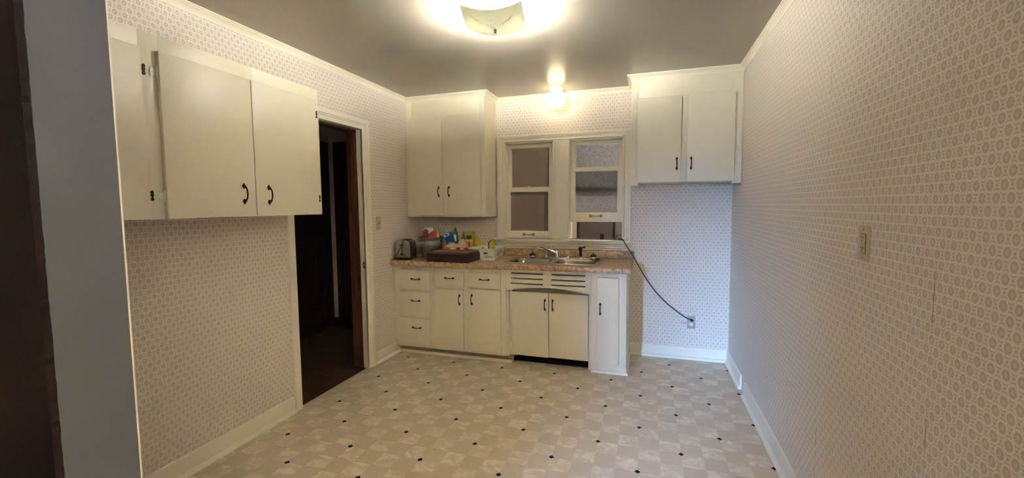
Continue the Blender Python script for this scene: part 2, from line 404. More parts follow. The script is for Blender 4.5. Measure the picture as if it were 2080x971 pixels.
# ------------------------------------------------------------------ dark hall beyond the doorway
HX = -1.23
fh = struct('floor_hall', bx(HX-.1, .0, -3.0, .1, -.12, -.004), HALLFLOOR, 'dark brown hall floorboards beyond the doorway', 'floor')
struct('wall_hall_far', bx(HX-.1, HX, -3.0, .1, 0, H), HALLWALL, 'mauve-grey far wall of the dark hall', 'wall')
struct('wall_hall_end', bx(HX, -WT, 0, .1, 0, H), HALLWALL, 'mauve-grey end wall of the dark hall', 'wall')
struct('wall_hall_near', bx(HX-.1, -WT, -3.1, -3.0, 0, H), HALLWALL, 'near end wall of the hall', 'wall')
struct('ceiling_hall', bx(HX-.1, -WT, -3.1, .1, H, H+.1), HALLWALL, 'hall ceiling', 'ceiling')
struct('baseboard_hall', MB().sweep([(HX, -.9), (HX, 0), (-WT, 0)], [(0, 0), (.016, 0), (.016, .10), (.008, .11), (0, .11)], XYZ), DARKWOOD, 'dark wooden baseboard in the hall', 'baseboard')
def panel_door(nm, lab, fn, a0, a1, flip):
    """dark two-panel door with casing on a hall wall; fn maps (along, up, out)"""
    r = link(nm, None, None, fn((a0+a1)/2, 0, 0)); r['kind'] = 'structure'; r['label'] = lab; r['category'] = 'door'
    def bb(A0, A1, B0, B1, h0, h1): return MB().prism([(A0, B0), (A1, B0), (A1, B1), (A0, B1)], fn, h0, h1)
    cs = MB()
    for A0, A1, B0, B1 in ((a0-.085, a0, 0, 2.16), (a1, a1+.085, 0, 2.16), (a0, a1, 2.06, 2.16)):
        cs.prism([(A0, B0), (A1, B0), (A1, B1), (A0, B1)], fn, 0, .022)
    obj('casing', cs, DARKWOOD, r, .003)
    lf = MB(); st = .115
    for A0, A1, B0, B1 in ((a0, a0+st, .01, 2.06), (a1-st, a1, .01, 2.06), (a0+st, a1-st, 1.94, 2.06), (a0+st, a1-st, .9, 1.04), (a0+st, a1-st, .01, .24)):
        lf.prism([(A0, B0), (A1, B0), (A1, B1), (A0, B1)], fn, 0, .012)
    leaf = obj('door_leaf', lf, DARKWOOD, r, .002)
    obj('panel', bb(a0+st, a1-st, 1.04, 1.94, 0, .004), DARKWOOD, leaf); obj('panel', bb(a0+st, a1-st, .24, .9, 0, .004), DARKWOOD, leaf)
    kx = a0+.06 if flip else a1-.06
    k = MB(); c0 = Vector(fn(kx, .95, .012)); nv = (Vector(fn(kx, .95, 1.0))-Vector(fn(kx, .95, 0))).normalized()
    k.lathe([(.006, 0), (.010, .004), (.010, .03), (.026, .042), (.028, .055), (.018, .064), (.002, .066)], c0, 16, nv.to_track_quat('Z', 'Y').to_matrix())
    obj('door_knob', k, BRASS, leaf, smooth=.8)
panel_door('door_2', 'dark panelled hall door left of the pale wall strip', lambda a, b, h: (HX+h, a, b), -.86, -.10, True)
panel_door('door_3', 'dark panelled hall door right of the pale wall strip', lambda a, b, h: (a, -h, b), -1.06, -.30, False)

# ------------------------------------------------------------------ room behind the camera, with the window that gives the blue daylight
DX0, DX1, DY = -1.6, 3.6, -6.0
struct('floor_dining', bx(DX0-.1, DX1+.1, -9.1, YFO, -.12, -.002), HALLFLOOR, 'wooden floor of the rooms behind the camera', 'floor')
struct('ceiling_dining', bx(DX0-.1, DX1+.1, -9.1, YFO, H, H+.1), CEIL, 'ceiling of the rooms behind the camera', 'ceiling')
struct('wall_dining_left', bx(DX0-.1, DX0, -9.1, YFO, 0, H), BLUEGREY, 'left wall of the rooms behind the camera', 'wall')
RY0, RY1, RZ0, RZ1 = -3.71, -3.58, 2.03, 2.065  # unseen slit added to throw sky light onto the left jamb
struct('wall_dining_right', bx(DX1, DX1+.1, -9.1, RY0, 0, H).box(DX1, DX1+.1, RY1, YFO+.1, 0, H).box(DX1, DX1+.1, RY0, RY1, 0, RZ0).box(DX1, DX1+.1, RY0, RY1, RZ1, H), BLUEGREY, 'right wall of the rooms behind the camera, with an added light slit', 'wall')
struct('wall_dining_front', bx(DX0-.1, -WT, YFO, YFO+.1, 0, H).box(W+.1, DX1+.1, YFO, YFO+.1, 0, H), BLUEGREY, 'wall beside the kitchen opening', 'wall')
EX0, EX1 = .90, 1.32  # doorway width shaped to keep the daylight beam on the nook
struct('wall_dining_back', bx(DX0, EX0, DY-.1, DY, 0, H).box(EX1, DX1, DY-.1, DY, 0, H).box(EX0, EX1, DY-.1, DY, 2.05, H), BLUEGREY, 'unseen wall behind the camera, its doorway narrowed to trim the daylight', 'wall')
QX0, QX1, QZ0, QZ1, QY = -.10, .50, .55, 2.15, -9.0
b = bx(DX0, QX0, QY-.1, QY, 0, H).box(QX1, DX1, QY-.1, QY, 0, H).box(QX0, QX1, QY-.1, QY, 0, QZ0).box(QX0, QX1, QY-.1, QY, QZ1, H)
struct('wall_far_room', b, BLUEGREY, 'window wall of the far room behind the camera', 'wall')
b = MB()
for x in (QX0, QX1-.04): b.box(x, x+.04, QY-.08, QY-.03, QZ0, QZ1)
for z in (QZ0, QZ1-.04): b.box(QX0, QX1, QY-.08, QY-.03, z, z+.04)
struct('window_3', b, TRIM, 'window of the far room behind the camera', 'window')
struct('ground', bx(-14, 16, -18, 8, -.4, -.25), plain('garden_ground', (.05, .07, .03), .9), 'ground outside the house', 'ground')
struct('wall_sky_block', bx(-12, 14, -15.4, -15, -.3, 2.3), plain('sky_block_fence', (.07, .06, .05), .9), 'unseen fence added to cut off the low sky outside the far window', 'wall')  # added out of view, height set to hide the low sky
lp = bpy.data.lights.new('window_portal', 'AREA'); lp.shape = 'RECTANGLE'; lp.size = QX1-QX0; lp.size_y = QZ1-QZ0; lp.cycles.is_portal = True
po = link('window_portal', lp, None, ((QX0+QX1)/2, QY-.1, (QZ0+QZ1)/2)); po.rotation_euler = (PI/2, 0, 0)
lp2 = bpy.data.lights.new('jamb_slit_portal', 'AREA'); lp2.shape = 'RECTANGLE'; lp2.size = RY1-RY0; lp2.size_y = RZ1-RZ0; lp2.cycles.is_portal = True
po2 = link('jamb_slit_portal', lp2, None, (DX1+.1, (RY0+RY1)/2, (RZ0+RZ1)/2)); po2.rotation_euler = (PI/2, 0, PI/2)

# ------------------------------------------------------------------ porch behind the sink windows
PY = 2.05
struct('floor_porch', bx(.1, 3.5, WT, PY+.1, -.12, -.004), HALLFLOOR, 'floor of the porch behind the windows', 'floor')
struct('ceiling_porch', bx(.1, 3.5, WT, PY+.1, H, H+.1), PORCHWALL, 'ceiling of the porch behind the windows', 'ceiling')
struct('wall_porch_far', bx(.1, 3.5, PY, PY+.1, 0, H), PORCHWALL, 'brown far wall of the porch seen under the raised sash', 'wall')
struct('wall_porch_left', bx(.0, .1, WT, PY+.1, 0, H), PORCHWALL, 'left wall of the porch', 'wall')
struct('wall_porch_right', bx(3.5, 3.6, WT, PY+.1, 0, H), PORCHWALL, 'right wall of the porch', 'wall')
struct('wall_porch_near', bx(W+.1, 3.5, 0, WT, 0, H), PORCHWALL, 'near wall of the porch', 'wall')
struct('trim_7', bx(1.20, 1.272, PY-.02, PY, 0, H), DARKWOOD, 'dark post at the left of the open sash gap', 'porch trim')
struct('trim_8', bx(1.272, 1.345, PY-.03, PY, 0, H), PORCHBEIGE, 'beige board in the porch', 'porch trim')
struct('trim_9', bx(1.345, 1.386, PY-.025, PY, 0, H), DARKWOOD, 'dark strip in the porch', 'porch trim')
pd = struct('door_4', bx(1.89, 2.75, PY-.03, PY, .01, 2.05), plain('porch_door_paint', (.17, .14, .11), .5), 'brown porch door with lever handle behind the open sash', 'door', .004)
obj('lever', MB().tube([(1.93, PY-.03, 1.0), (1.93, PY-.075, 1.0)], .008).tube([(1.92, PY-.07, 1.0), (2.02, PY-.075, .995)], .008), BRASS, pd, smooth=.8)
obj('door_edge', bx(1.874, 1.89, PY-.02, PY, 0, 2.06), VOIDBLACK, pd)

# ------------------------------------------------------------------ windows
casing = [(0, 0), (0, .012), (.006, .016), (.016, .010), (.030, .012), (.036, .018), (.046, .019), (.050, .025), (.070, .025), (.070, 0)]
b = MB().sweep([(WX[0][0], WZ0), (WX[0][0], WZ1), (WX[1][1], WZ1), (WX[1][1], WZ0)], casing, XZ, -1)
tw = struct('trim_10', b, TRIM, 'moulded cream casing round the pair of sink windows', 'window casing', smooth=.4)
ml = MB().box(WX[0][1]-.004, WX[1][0]+.004, -.012, 0, WZ0, WZ1)
obj('mullion_board', ml, TRIM, tw, .003)
obj('mullion_bead', bx(WX[0][1]-.004, WX[0][1]+.014, -.018, -.012, WZ0, WZ1-.02).box(WX[1][0]-.014, WX[1][0]+.004, -.018, -.012, WZ0, WZ1-.02), TRIM, tw, .002)
stool = struct('trim_11', bx(.825, 2.19, -.062, .12, 1.064, 1.085), TRIM, 'cream window stool with reeded apron over the backsplash', 'window sill', .005)
ap = MB()
for k, (z0, z1, d) in enumerate(((1.044, 1.064, .036), (1.026, 1.042, .028), (1.008, 1.025, .024), (.986, 1.006, .018))): ap.box(.848, 2.172, -d, 0, z0, z1)
obj('apron', ap, TRIM, stool, .004)
def sash(parent, nm, x0, x1, z0, z1, y0, gx0, gx1, gz0, gz1, glass, lift=None, lock=False):
    b = MB(); d = .034
    for a in ((x0, gx0, z0, z1), (gx1, x1, z0, z1), (gx0, gx1, z0, gz0), (gx0, gx1, gz1, z1)): b.box(a[0], a[1], y0, y0+d, a[2], a[3])
    s_ = obj(nm, b, TRIM, parent)
    bd = MB(); e = .006
    for a in ((gx0, gx0+e, gz0, gz1), (gx1-e, gx1, gz0, gz1), (gx0, gx1, gz0, gz0+e), (gx0, gx1, gz1-e, gz1)): bd.box(a[0], a[1], y0+.010, y0+.020, a[2], a[3])
    obj('glazing_bead', bd, TRIM, s_)
    obj('pane', bx(gx0, gx1, y0+.014, y0+.018, gz0, gz1), glass, s_)
    if lift:
        xa, xb, z = lift; m = MB().tube([(xa, y0-.014, z), ((xa+xb)/2, y0-.018, z-.001), (xb, y0-.014, z)], [.006, .0045, .006], 8)
        for x in (xa, xb): m.box(x-.012, x+.012, y0-.004, y0, z-.014, z+.014).box(x-.008, x+.008, y0-.018, y0-.004, z-.009, z+.009)
        obj('lift_handle', m, BRASS, s_, .002)
    if lock:
        x = (gx0+gx1)/2; m = MB().lathe([(.016, 0), (.016, .006), (.010, .012), (.003, .014)], (x, y0+.02, z1), 14).box(x-.034, x+.01, y0+.012, y0+.026, z1+.004, z1+.011)
        obj('sash_lock', m, WHITEPL, s_, .002)
    return s_
for n, (wx, lab) in enumerate(zip(WX, ('left sash window over the counter with brown obscure glass and closed sashes', 'right sash window over the sink with pebbled glass and the lower sash raised'))):
    r = link('window_%d' % (n+1), None, None, ((wx[0]+wx[1])/2, .05, WZ0)); r['kind'] = 'structure'; r['label'] = lab; r['category'] = 'window'
    b = MB().box(wx[0]-.001, wx[0]+.012, .0, .028, WZ0, WZ1).box(wx[1]-.012, wx[1]+.001, 0, .028, WZ0, WZ1).box(wx[0], wx[1], 0, .028, WZ1-.012, WZ1)
    b.box(wx[0]-.001, wx[0]+.010, .028, WT, WZ0, WZ1).box(wx[1]-.010, wx[1]+.001, .028, WT, WZ0, WZ1).box(wx[0], wx[1], .028, WT, WZ1-.010, WZ1)
    obj('frame', b, TRIM, r, .0015)
    X0, X1 = wx[0]+.011, wx[1]-.011
    if n == 0:
        sash(r, 'upper_sash', X0, X1, 1.565, 2.04, .070, .984, 1.384, 1.60, 2.001, GLASS_A)
        sash(r, 'lower_sash', X0, X1, 1.086, 1.598, .030, .980, 1.385, 1.155, 1.558, GLASS_A, (1.128, 1.228, 1.126), True)
    else:
        sash(r, 'upper_sash', X0, X1, 1.545, 2.04, .070, 1.645, 2.056, 1.59, 2.002, GLASS_B)
        sash(r, 'lower_sash', X0, X1, 1.255, 1.783, .030, 1.647, 2.057, 1.34, 1.747, GLASS_B, (1.80, 1.902, 1.312))
        obj('unpainted_rail', bx(1.65, 2.052, .0495, .0695, 1.552, 1.584), plain('bare_weathered_wood', (.16, .10, .05), .7, grain=.3), r)

# ------------------------------------------------------------------ handles and hinges (shared meshes)
hm = MB(); L = .053
hm.tube([(-L+.012, -.004, 0), (-L+.018, -.015, 0), (-L+.032, -.023, 0), (0, -.026, 0), (L-.032, -.023, 0), (L-.018, -.015, 0), (L-.012, -.004, 0)], [.0045, .0042, .0036, .0042, .0036, .0042, .0045], 8)
for s_ in (-1, 1):
    hm.prism([(s_*(L+.002), 0), (s_*(L-.008), .0065), (s_*(L-.012), .0105), (s_*(L-.017), .0065), (s_*(L-.026), .004), (s_*(L-.026), -.004), (s_*(L-.017), -.0065), (s_*(L-.012), -.0105), (s_*(L-.008), -.0065)], lambda a, b, h: (a, h, b), -.005, 0)
HANDLE = hm.mesh('handle', IRON, smooth=.7)
def handle(parent, x, y, z, vertical=True, face='y', roll=0):
    o = link('handle', HANDLE, parent, (x, y, z))
    R = Matrix.Rotation(PI/2 if vertical else roll, 3, 'Y')
    if face == 'x': R = Matrix.Rotation(PI/2, 3, 'Z') @ R
    o.rotation_euler = R.to_euler(); return o
gm = MB().lathe([(.0035, -.026), (.0045, -.024), (.0045, .024), (.0035, .026)], (0, -.003, 0), 10)
gm.prism([(0, -.018), (.016, -.014), (.020, -.022), (.024, -.008), (.024, .008), (.020, .022), (.016, .014), (0, .018)], lambda a, b, h: (a, h, b), -.002, 0)
HINGE = gm.mesh('hinge', TRIM, smooth=.7)
def hinge(parent, x, y, z, s_, face='y'):
    o = link('hinge', HINGE, parent, (x, y, z))
    R = Matrix.Rotation(PI if s_ < 0 else 0, 3, 'Y')
    if face == 'x': R = Matrix.Rotation(PI/2, 3, 'Z') @ R
    o.rotation_euler = R.to_euler(); return o
def front(parent, nm, x0, x1, z0, z1, yb, th=.02, mat=None):
    return obj(nm, bx(x0, x1, yb-th, yb-.0015, z0, z1), mat or CREAM, parent, .005)

# ------------------------------------------------------------------ upper cabinets on the back wall
def upper(nm, lab, x0, x1, d, zb, ztop_, doors, dz, hx, hz, feet):
    r = thing(nm, lab, 'cabinet', ((x0+x1)/2, 0, zb), 'wall-hung kitchen cabinets')
    y0 = -d; b = MB()
    zp = zb+(.022 if feet else 0)
    b.box(x0, x0+.018, y0+.02, -.001, zp, H-.001).box(x1-.018, x1-.001, y0+.02, -.001, zp, H-.001).box(x0+.018, x1-.018, y0+.02, -.001, zp, zp+.018).box(x0+.018, x1-.018, -.012, -.001, zp+.018, H-.001)
    obj('carcass', b, CREAM, r)
    f = MB(); sw = doors[0][0]-x0+.012
    f.box(x0, x0+sw, y0, y0+.02, zb, H-.001).box(x1-(x1-doors[1][1]+.012), x1-.001, y0, y0+.02, zb, H-.001)
    f.box(x0+sw, x1-(x1-doors[1][1]+.012), y0, y0+.02, dz[1]-.012, H-.001).box(x0+sw, x1-(x1-doors[1][1]+.012), y0, y0+.02, zp, dz[0]+.025)
    f.box(doors[0][1]-.012, doors[1][0]+.012, y0, y0+.02, dz[0]+.025, dz[1]-.012)
    obj('face_frame', f, CREAM, r, .001)
    for k, (a, c) in enumerate(doors):
        dd = front(r, 'door', a, c, dz[0], dz[1], y0)
        handle(dd, hx[k], y0-.02, hz)
        e, s_ = ((a, -1) if k == 0 else (c, 1))
        for z in (dz[0]+.09, dz[1]-.10): hinge(dd, e, y0-.001, z, s_)
    return r
upper('upper_cabinet', 'tall cream two-door upper cabinet in the corner left of the windows', .001, XL, DL, ZL, H, ((.055, .405), (.452, .808)), (1.333, 2.290), (.367, .477), 1.560, False)
upper('upper_cabinet', 'cream two-door upper cabinet above the empty nook right of the windows', XR, W-.001, DR, ZR, H, ((2.236, 2.581), (2.629, 2.976)), (1.602, 2.297), (2.550, 2.659), 1.750, True)

# wall cabinet on the left wall (front faces +x)
r = thing('upper_cabinet', 'long cream wall cabinet on the left wall beside the hall doorway', 'cabinet', (0, -2.6, ZW0), 'wall-hung kitchen cabinets')
YL = YFR+.014
obj('carcass', bx(.001, DW-.02, YL, YW, ZW0, ZW0+.018).box(.001, DW-.02, YL, YW, ZW1-.018, ZW1).box(.001, DW-.02, YL, YL+.018, ZW0+.018, ZW1-.018).box(.001, DW-.02, YW-.018, YW, ZW0+.018, ZW1-.018).box(.001, .012, YL+.018, YW-.018, ZW0+.018, ZW1-.018), CREAM, r)
f = MB(); zt = 2.091
for a, c in ((YL, YL+.06), (-2.840, -2.765), (-2.36, -2.31), (-1.89, YW)): f.box(DW-.02, DW, a, c, ZW0, ZW1)
for a, c in ((YL+.06, -2.840), (-2.765, -2.36), (-2.31, -1.89)): f.box(DW-.02, DW, a, c, zt-.012, ZW1).box(DW-.02, DW, a, c, ZW0, ZW0+.02)
obj('face_frame', f, CREAM, r, .001)
def sidedoor(a, c, z0, th=.02):
    return obj('door', bx(DW, DW+th, a, c, z0, zt), CREAM, r, .003)
d0 = sidedoor(YL+.03, -2.835, ZW0+.001, .006); d1 = sidedoor(-2.777, -2.3405, ZW0+.001); d2 = sidedoor(-2.3345, -1.862, ZW0+.001)
handle(d1, DW+.02, -2.410, 1.492, True, 'x'); handle(d2, DW+.02, -2.259, 1.489, True, 'x')
for z in (2.0, 1.474):
    hinge(d1, DW+.003, -2.779, z, -1, 'x')
    for dd, y, th in ((d0, -2.826, .004), (d2, -1.880, .0205)):
        m = MB().tube([(DW+th, y, z-.022), (DW+th, y, z+.022)], .0035, 6); k_ = .006
        for q in (-.016, .002, .014): m.box(DW+th-.003, DW+th+.003, y-k_, y+.004, z+q-.003, z+q+.005)
        obj('bare_hinge', m, IRON, dd)

# ------------------------------------------------------------------ base cabinets
ZT = .8715
def carcass(parent, x0, x1, zb=.07, yb=YF+.02):
    b = MB().box(x0, x0+.016, yb, -.001, zb, ZT).box(x1-.016, x1, yb, -.001, zb, ZT).box(x0+.016, x1-.016, yb, -.001, zb, zb+.016).box(x0+.016, x1-.016, -.014, -.001, zb+.016, ZT)
    return obj('carcass', b, CREAM, parent)
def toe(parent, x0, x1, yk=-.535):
    obj('toe_board', bx(x0, x1, yk, yk+.018, 0, .07), SHADED_TOE, parent)
    obj('toe_moulding', MB().sweep([(x0, yk), (x1, yk)], [(0, 0), (.018, 0), (.017, .010), (.012, .018), (.004, .022), (0, .022)], XYZ), TRIM, parent, smooth=.5)
# three-drawer unit
XA = .408
r = thing('base_cabinet', 'narrow cream base unit with three stacked drawers at the left wall', 'cabinet', (XA/2, -.3, 0), 'base cabinets under the counter')
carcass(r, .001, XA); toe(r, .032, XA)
dr = [(.633, .824), (.364, .616), (.105, .358)]
f = MB().box(.001, .085, YF, YF+.02, .072, ZT).box(.375, XA, YF, YF+.02, .072, ZT)
for z0, z1 in ((.812, ZT), (.602, .646), (.346, .376), (.072, .117)): f.box(.085, .375, YF, YF+.02, z0, z1)
obj('face_frame', f, CREAM, r, .001)
for (z0, z1), hz, hx in zip(dr, (.735, .528, .268), (.2435, .240, .2445)):
    dd = front(r, 'drawer_front', .071, .388, z0, z1, YF); handle(dd, hx, YD, hz, False)
# two doors with two drawers; the left door stands slightly ajar
X2 = 1.137
r = thing('base_cabinet', 'cream base unit with two drawers over two doors, one ajar', 'cabinet', ((XA+X2)/2, -.3, 0), 'base cabinets under the counter')
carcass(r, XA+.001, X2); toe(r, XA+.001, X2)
f = MB().box(XA+.001, .445, YF, YF+.02, .072, ZT).box(.726, .794, YF, YF+.02, .072, ZT).box(1.079, X2, YF, YF+.02, .072, ZT)
for a, c in ((.445, .726), (.794, 1.079)):
    for z0, z1 in ((.808, ZT), (.655, .698), (.072, .112)): f.box(a, c, YF, YF+.02, z0, z1)
obj('face_frame', f, CREAM, r, .001)
for a, c, hx in ((.430, .741, .596), (.781, 1.092, .940)):
    dd = front(r, 'drawer_front', a, c, .685, .821, YF); handle(dd, hx, YD, .7595, False)
db = front(r, 'door', .781, 1.091, .100, .667, YF); handle(db, .817, YD, .572)
for z in (.19, .57): hinge(db, 1.091, YF-.001, z, 1)
da = obj('door', bx(0, .303, -.02, 0, .095, .659), CREAM, None, .0035); da.parent = r; da.location = Vector((.432, YF, 0))-r.location; da.rotation_euler = (0, 0, math.radians(-2.2))
o = link('handle', HANDLE, da); o.location = (.270, -.02, .565); o.rotation_euler = (0, PI/2, 0)
for z in (.19, .57):
    o = link('hinge', HINGE, da); o.location = (0, -.001, z); o.rotation_euler = (0, PI, 0)
# sink unit: slotted apron with arch, recessed doors
X3 = 1.884
r = thing('sink_cabinet', 'cream sink base with slotted arched apron over recessed double doors', 'cabinet', ((X2+X3)/2, -.3, 0), 'base cabinets under the counter')
YS = -.525
b = MB(); zs = (.826, .7805, .7355); sl = .0055
cols = [X2+.001, 1.184, 1.474, 1.547, 1.838, X3]
for k in (0, 2, 4): b.box(cols[k], cols[k+1], YF, YF+.02, .715, ZT)
edges = [ZT]+[v for z in zs for v in (z+sl, z-sl)]+[.715]
for k in (1, 3):
    for q in range(0, len(edges), 2): b.box(cols[k], cols[k+1], YF, YF+.02, edges[q+1], edges[q])
n = 18; arch = [(X2+.001, .715)]+[(X2+.001+(X3-X2-.001)*i/n, .673+.036*math.sin(PI*min(1, max(0, (i/n-.06)/.88)))**.8) for i in range(n+1)]+[(X3, .715)]
b.prism(arch, lambda a, c, h: (a, h, c), YF, YF+.02)
obj('slotted_apron', b, CREAM, r)
for xr_ in (X2+.001, X3-.016): obj('apron_return', bx(xr_, xr_+.015, YF+.02, -.05, .07, ZT), CREAM, r)
for xa_, xb_ in ((X2+.016, X2+.042), (X3-.026, X3-.004)): obj('inner_stile', bx(xa_, xb_, YS, YS+.02, 0, .70), CREAM, r, .001)
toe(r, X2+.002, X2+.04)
obj('recessed_rail', bx(X2+.02, X3-.02, YS+.11, YS+.13, .60, .690), CREAM, r)
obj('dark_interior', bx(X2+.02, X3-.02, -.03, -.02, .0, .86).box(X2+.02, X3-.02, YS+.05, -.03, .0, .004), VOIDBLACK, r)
for k, (a, c, z0) in enumerate(((1.177, 1.511, .078), (1.515, 1.860, .082))):
    dd = front(r, 'door', a, c, z0, .656, YS); handle(dd, (1.482, 1.551)[k], YS-.02, .551)
    for z in (.17, .57): hinge(dd, (a, c)[k], YS-.001, z, (-1, 1)[k])
# narrow end unit
r = thing('base_cabinet', 'narrow cream end cabinet with one tall door beside the nook', 'cabinet', ((X3+XB)/2, -.3, 0), 'base cabinets under the counter')
carcass(r, X3+.001, XB)
f = MB().box(X3+.001, 1.95, YF, YF+.02, .072, ZT).box(2.10, XB, YF, YF+.02, .072, ZT).box(1.95, 2.10, YF, YF+.02, .81, ZT).box(1.95, 2.10, YF, YF+.02, .072, .11)
obj('face_frame', f, CREAM, r, .001)
dd = front(r, 'door', 1.936, 2.115, .098, .822, YF); handle(dd, 1.965, YD, .56)
for z in (.19, .70): hinge(dd, 2.115, YF-.001, z, 1)
obj('plinth', bx(X3+.001, XB, -.548, -.53, 0, .072).box(XB-.016, XB, -.53, -.02, 0, .072), CREAM, r)
obj('plinth_moulding', MB().sweep([(X3+.001, -.548), (XB, -.548), (XB, -.03)], [(0, 0), (.016, 0), (.015, .010), (.010, .018), (.003, .022), (0, .022)], XYZ), TRIM, r, smooth=.5)

# ------------------------------------------------------------------ counter, sink, faucet
SX0, SX1, SY0, SY1 = 1.092, 1.932, -.557, -.115
hx0, hx1, hy0, hy1 = SX0+.012, SX1-.012, SY0+.012, SY1-.012
r = thing('countertop', 'speckled tan laminate countertop running from the left wall past the sink', 'countertop', (XC/2, -.33, .872))
b = MB().box(.001, hx0, YC+.03, -.001, .872, ZC).box(hx1, XC, YC+.03, -.001, .872, ZC).box(hx0, hx1, YC+.03, hy0, .872, ZC).box(hx0, hx1, hy1, -.001, .872, ZC)
obj('top', b, LAMINATE, r)
ed = [(YC+.03, .872), (YC+.004, .866), (YC, .872), (YC, ZC-.012), (YC+.004, ZC-.004), (YC+.012, ZC), (YC+.03, ZC)]
obj('front_edge', MB().prism(ed, lambda a, c, h: (h, a, c), .001, XC), LAMINATE, r, smooth=.9)
tag(obj('backsplash', bx(.001, XC+.004, -.021, -.001, ZC+.0005, .984), LAMINATE, None, .003, None, (1.1, -.01, ZC)), 'low tan laminate backsplash strip under the window apron', 'backsplash')

def rrect(x0, x1, y0, y1, rad, n=6):
    P = []
    for cx, cy, a0 in ((x1-rad, y1-rad, 0), (x0+rad, y1-rad, 90), (x0+rad, y0+rad, 180), (x1-rad, y0+rad, 270)):
        for i in range(n+1):
            a = math.radians(a0+90*i/n); P.append((cx+rad*math.cos(a), cy+rad*math.sin(a)))
    return P
r = thing('sink', 'double-bowl stainless steel sink set in the counter', 'sink', ((SX0+SX1)/2, -.34, ZC))
bowls = ((1.135, 1.500, -.532, -.205), (1.540, 1.898, -.532, -.205))
bm = bmesh.new(); zr = ZC+.004; es = []
def loop(P, z):
    vs = [bm.verts.new((x-r.location.x, y-r.location.y, z-r.location.z)) for x, y in P]
    return vs, [bm.edges.new((vs[i], vs[(i+1) % len(vs)])) for i in range(len(vs))]
outer, eo = loop(rrect(SX0+.008, SX1-.008, SY0+.008, SY1-.008, .03), zr); es += eo
rings = []
for bw in bowls:
    v_, e_ = loop(rrect(*bw, .075), zr); rings.append((bw, v_)); es += e_
bmesh.ops.triangle_fill(bm, edges=es, use_beauty=True)
def bridge(a, c):
    for i in range(len(a)): bm.faces.new((a[i], a[(i+1) % len(a)], c[(i+1) % len(a)], c[i]))
o2, _ = loop(rrect(SX0, SX1, SY0, SY1, .035), ZC+.0005); bridge(outer, o2)
bmesh.ops.recalc_face_normals(bm, faces=bm.faces)
me = bpy.data.meshes.new('deck'); bm.to_mesh(me); bm.free(); me.materials.append(STEEL)
me.polygons.foreach_set('use_smooth', [True]*len(me.polygons)); me.set_sharp_from_angle(angle=.5)
link('deck', me, r)
obj('raised_bead', MB().sweep(rrect(SX0+.02, SX1-.02, SY0+.018, SY1-.018, .03)+[rrect(SX0+.02, SX1-.02, SY0+.018, SY1-.018, .03)[0]], [(-.004, 0), (0, .003), (.004, 0)], lambda a, c, h: (a, c, zr+h)), STEEL, r, smooth=.9)
for bw in bowls:
    m = MB(); lv = [(0, 0, .075), (.004, -.006, .075), (.010, -.05, .072), (.016, -.13, .068), (.030, -.155, .06), (.06, -.165, .05)]
    Ls = []
    for ins, dz_, rad in lv: Ls.append([(x, y, zr+dz_) for x, y in rrect(bw[0]+ins, bw[1]-ins, bw[2]+ins, bw[3]-ins, rad)])
    k = len(Ls[0]); m.add([v for l_ in Ls for v in l_], [(q*k+i, q*k+(i+1) % k, (q+1)*k+(i+1) % k, (q+1)*k+i) for q in range(len(Ls)-1) for i in range(k)]+[tuple(range((len(Ls)-1)*k, len(Ls)*k))])
    bo = obj('bowl', m, BOWLSTEEL, r, smooth=.9)
    obj('drain', MB().lathe([(.044, 0), (.042, .003), (.034, .001), (.002, 0)], ((bw[0]+bw[1])/2, (bw[2]+bw[3])/2, zr-.164), 20), CHROME, bo, smooth=.8)
zd = zr
r = thing('faucet', 'chrome two-handle kitchen faucet with clear knobs', 'faucet', (1.507, -.155, zd))
obj('base_plate', MB().prism(rrect(1.376, 1.638, -.182, -.130, .024), XYZ, zd, zd+.014), CHROME, r, .005)
obj('spout_hub', MB().lathe([(.020, 0), (.018, .02), (.015, .035), (.015, .055), (.011, .062), (.004, .064)], (1.507, -.156, zd+.013), 18), CHROME, r, smooth=.7)
obj('spout', MB().tube([(1.507, -.160, zd+.045), (1.495, -.172, zd+.055), (1.445, -.218, zd+.085), (1.40, -.258, zd+.112), (1.375, -.28, zd+.122), (1.358, -.295, zd+.122), (1.352, -.300, zd+.105), (1.352, -.300, zd+.095)], [.010, .010, .0095, .009, .009, .009, .010, .010], 12), CHROME, r, smooth=.8)
CLEAR = (lambda g: g.done(g.pbsdf((.9, .88, .84), .12, 0, None, .5, trans=.8, ior=1.4)))(G('clear_acrylic'))
for x in (1.401, 1.612):
    hb_ = obj('handle_stem', MB().lathe([(.019, 0), (.017, .016), (.010, .022), (.010, .034)], (x, -.156, zd+.013), 16), CHROME, r, smooth=.7)
    kn = MB()
    for q in range(2): kn.lathe([(.012, .030), (.021, .036), (.023, .052), (.020, .064), (.006, .066)], (x, -.156, zd+.013), 8) if q == 0 else None
    obj('clear_knob', kn, CLEAR, hb_)
r = thing('side_sprayer', 'black sink sprayer standing in its chrome holder', 'sink sprayer', (1.735, -.155, zd))
obj('holder', MB().lathe([(.021, 0), (.020, .008), (.013, .014), (.012, .022)], (1.735, -.155, zd), 16), CHROME, r, smooth=.7)
obj('body', MB().lathe([(.010, .02), (.013, .035), (.014, .075), (.016, .095), (.015, .112), (.006, .120)], (1.735, -.155, zd), 14), BLACKPL, r, smooth=.7)
obj('spray_head', MB().tube([(1.735, -.155, zd+.104), (1.752, -.158, zd+.108), (1.764, -.16, zd+.112), (1.776, -.162, zd+.113)], [.011, .008, .010, .013], 12), BLACKPL, r, smooth=.7)
obj('thumb_lever', bx(1.715, 1.722, -.162, -.150, zd+.075, zd+.108), BLACKPL, r, .002)
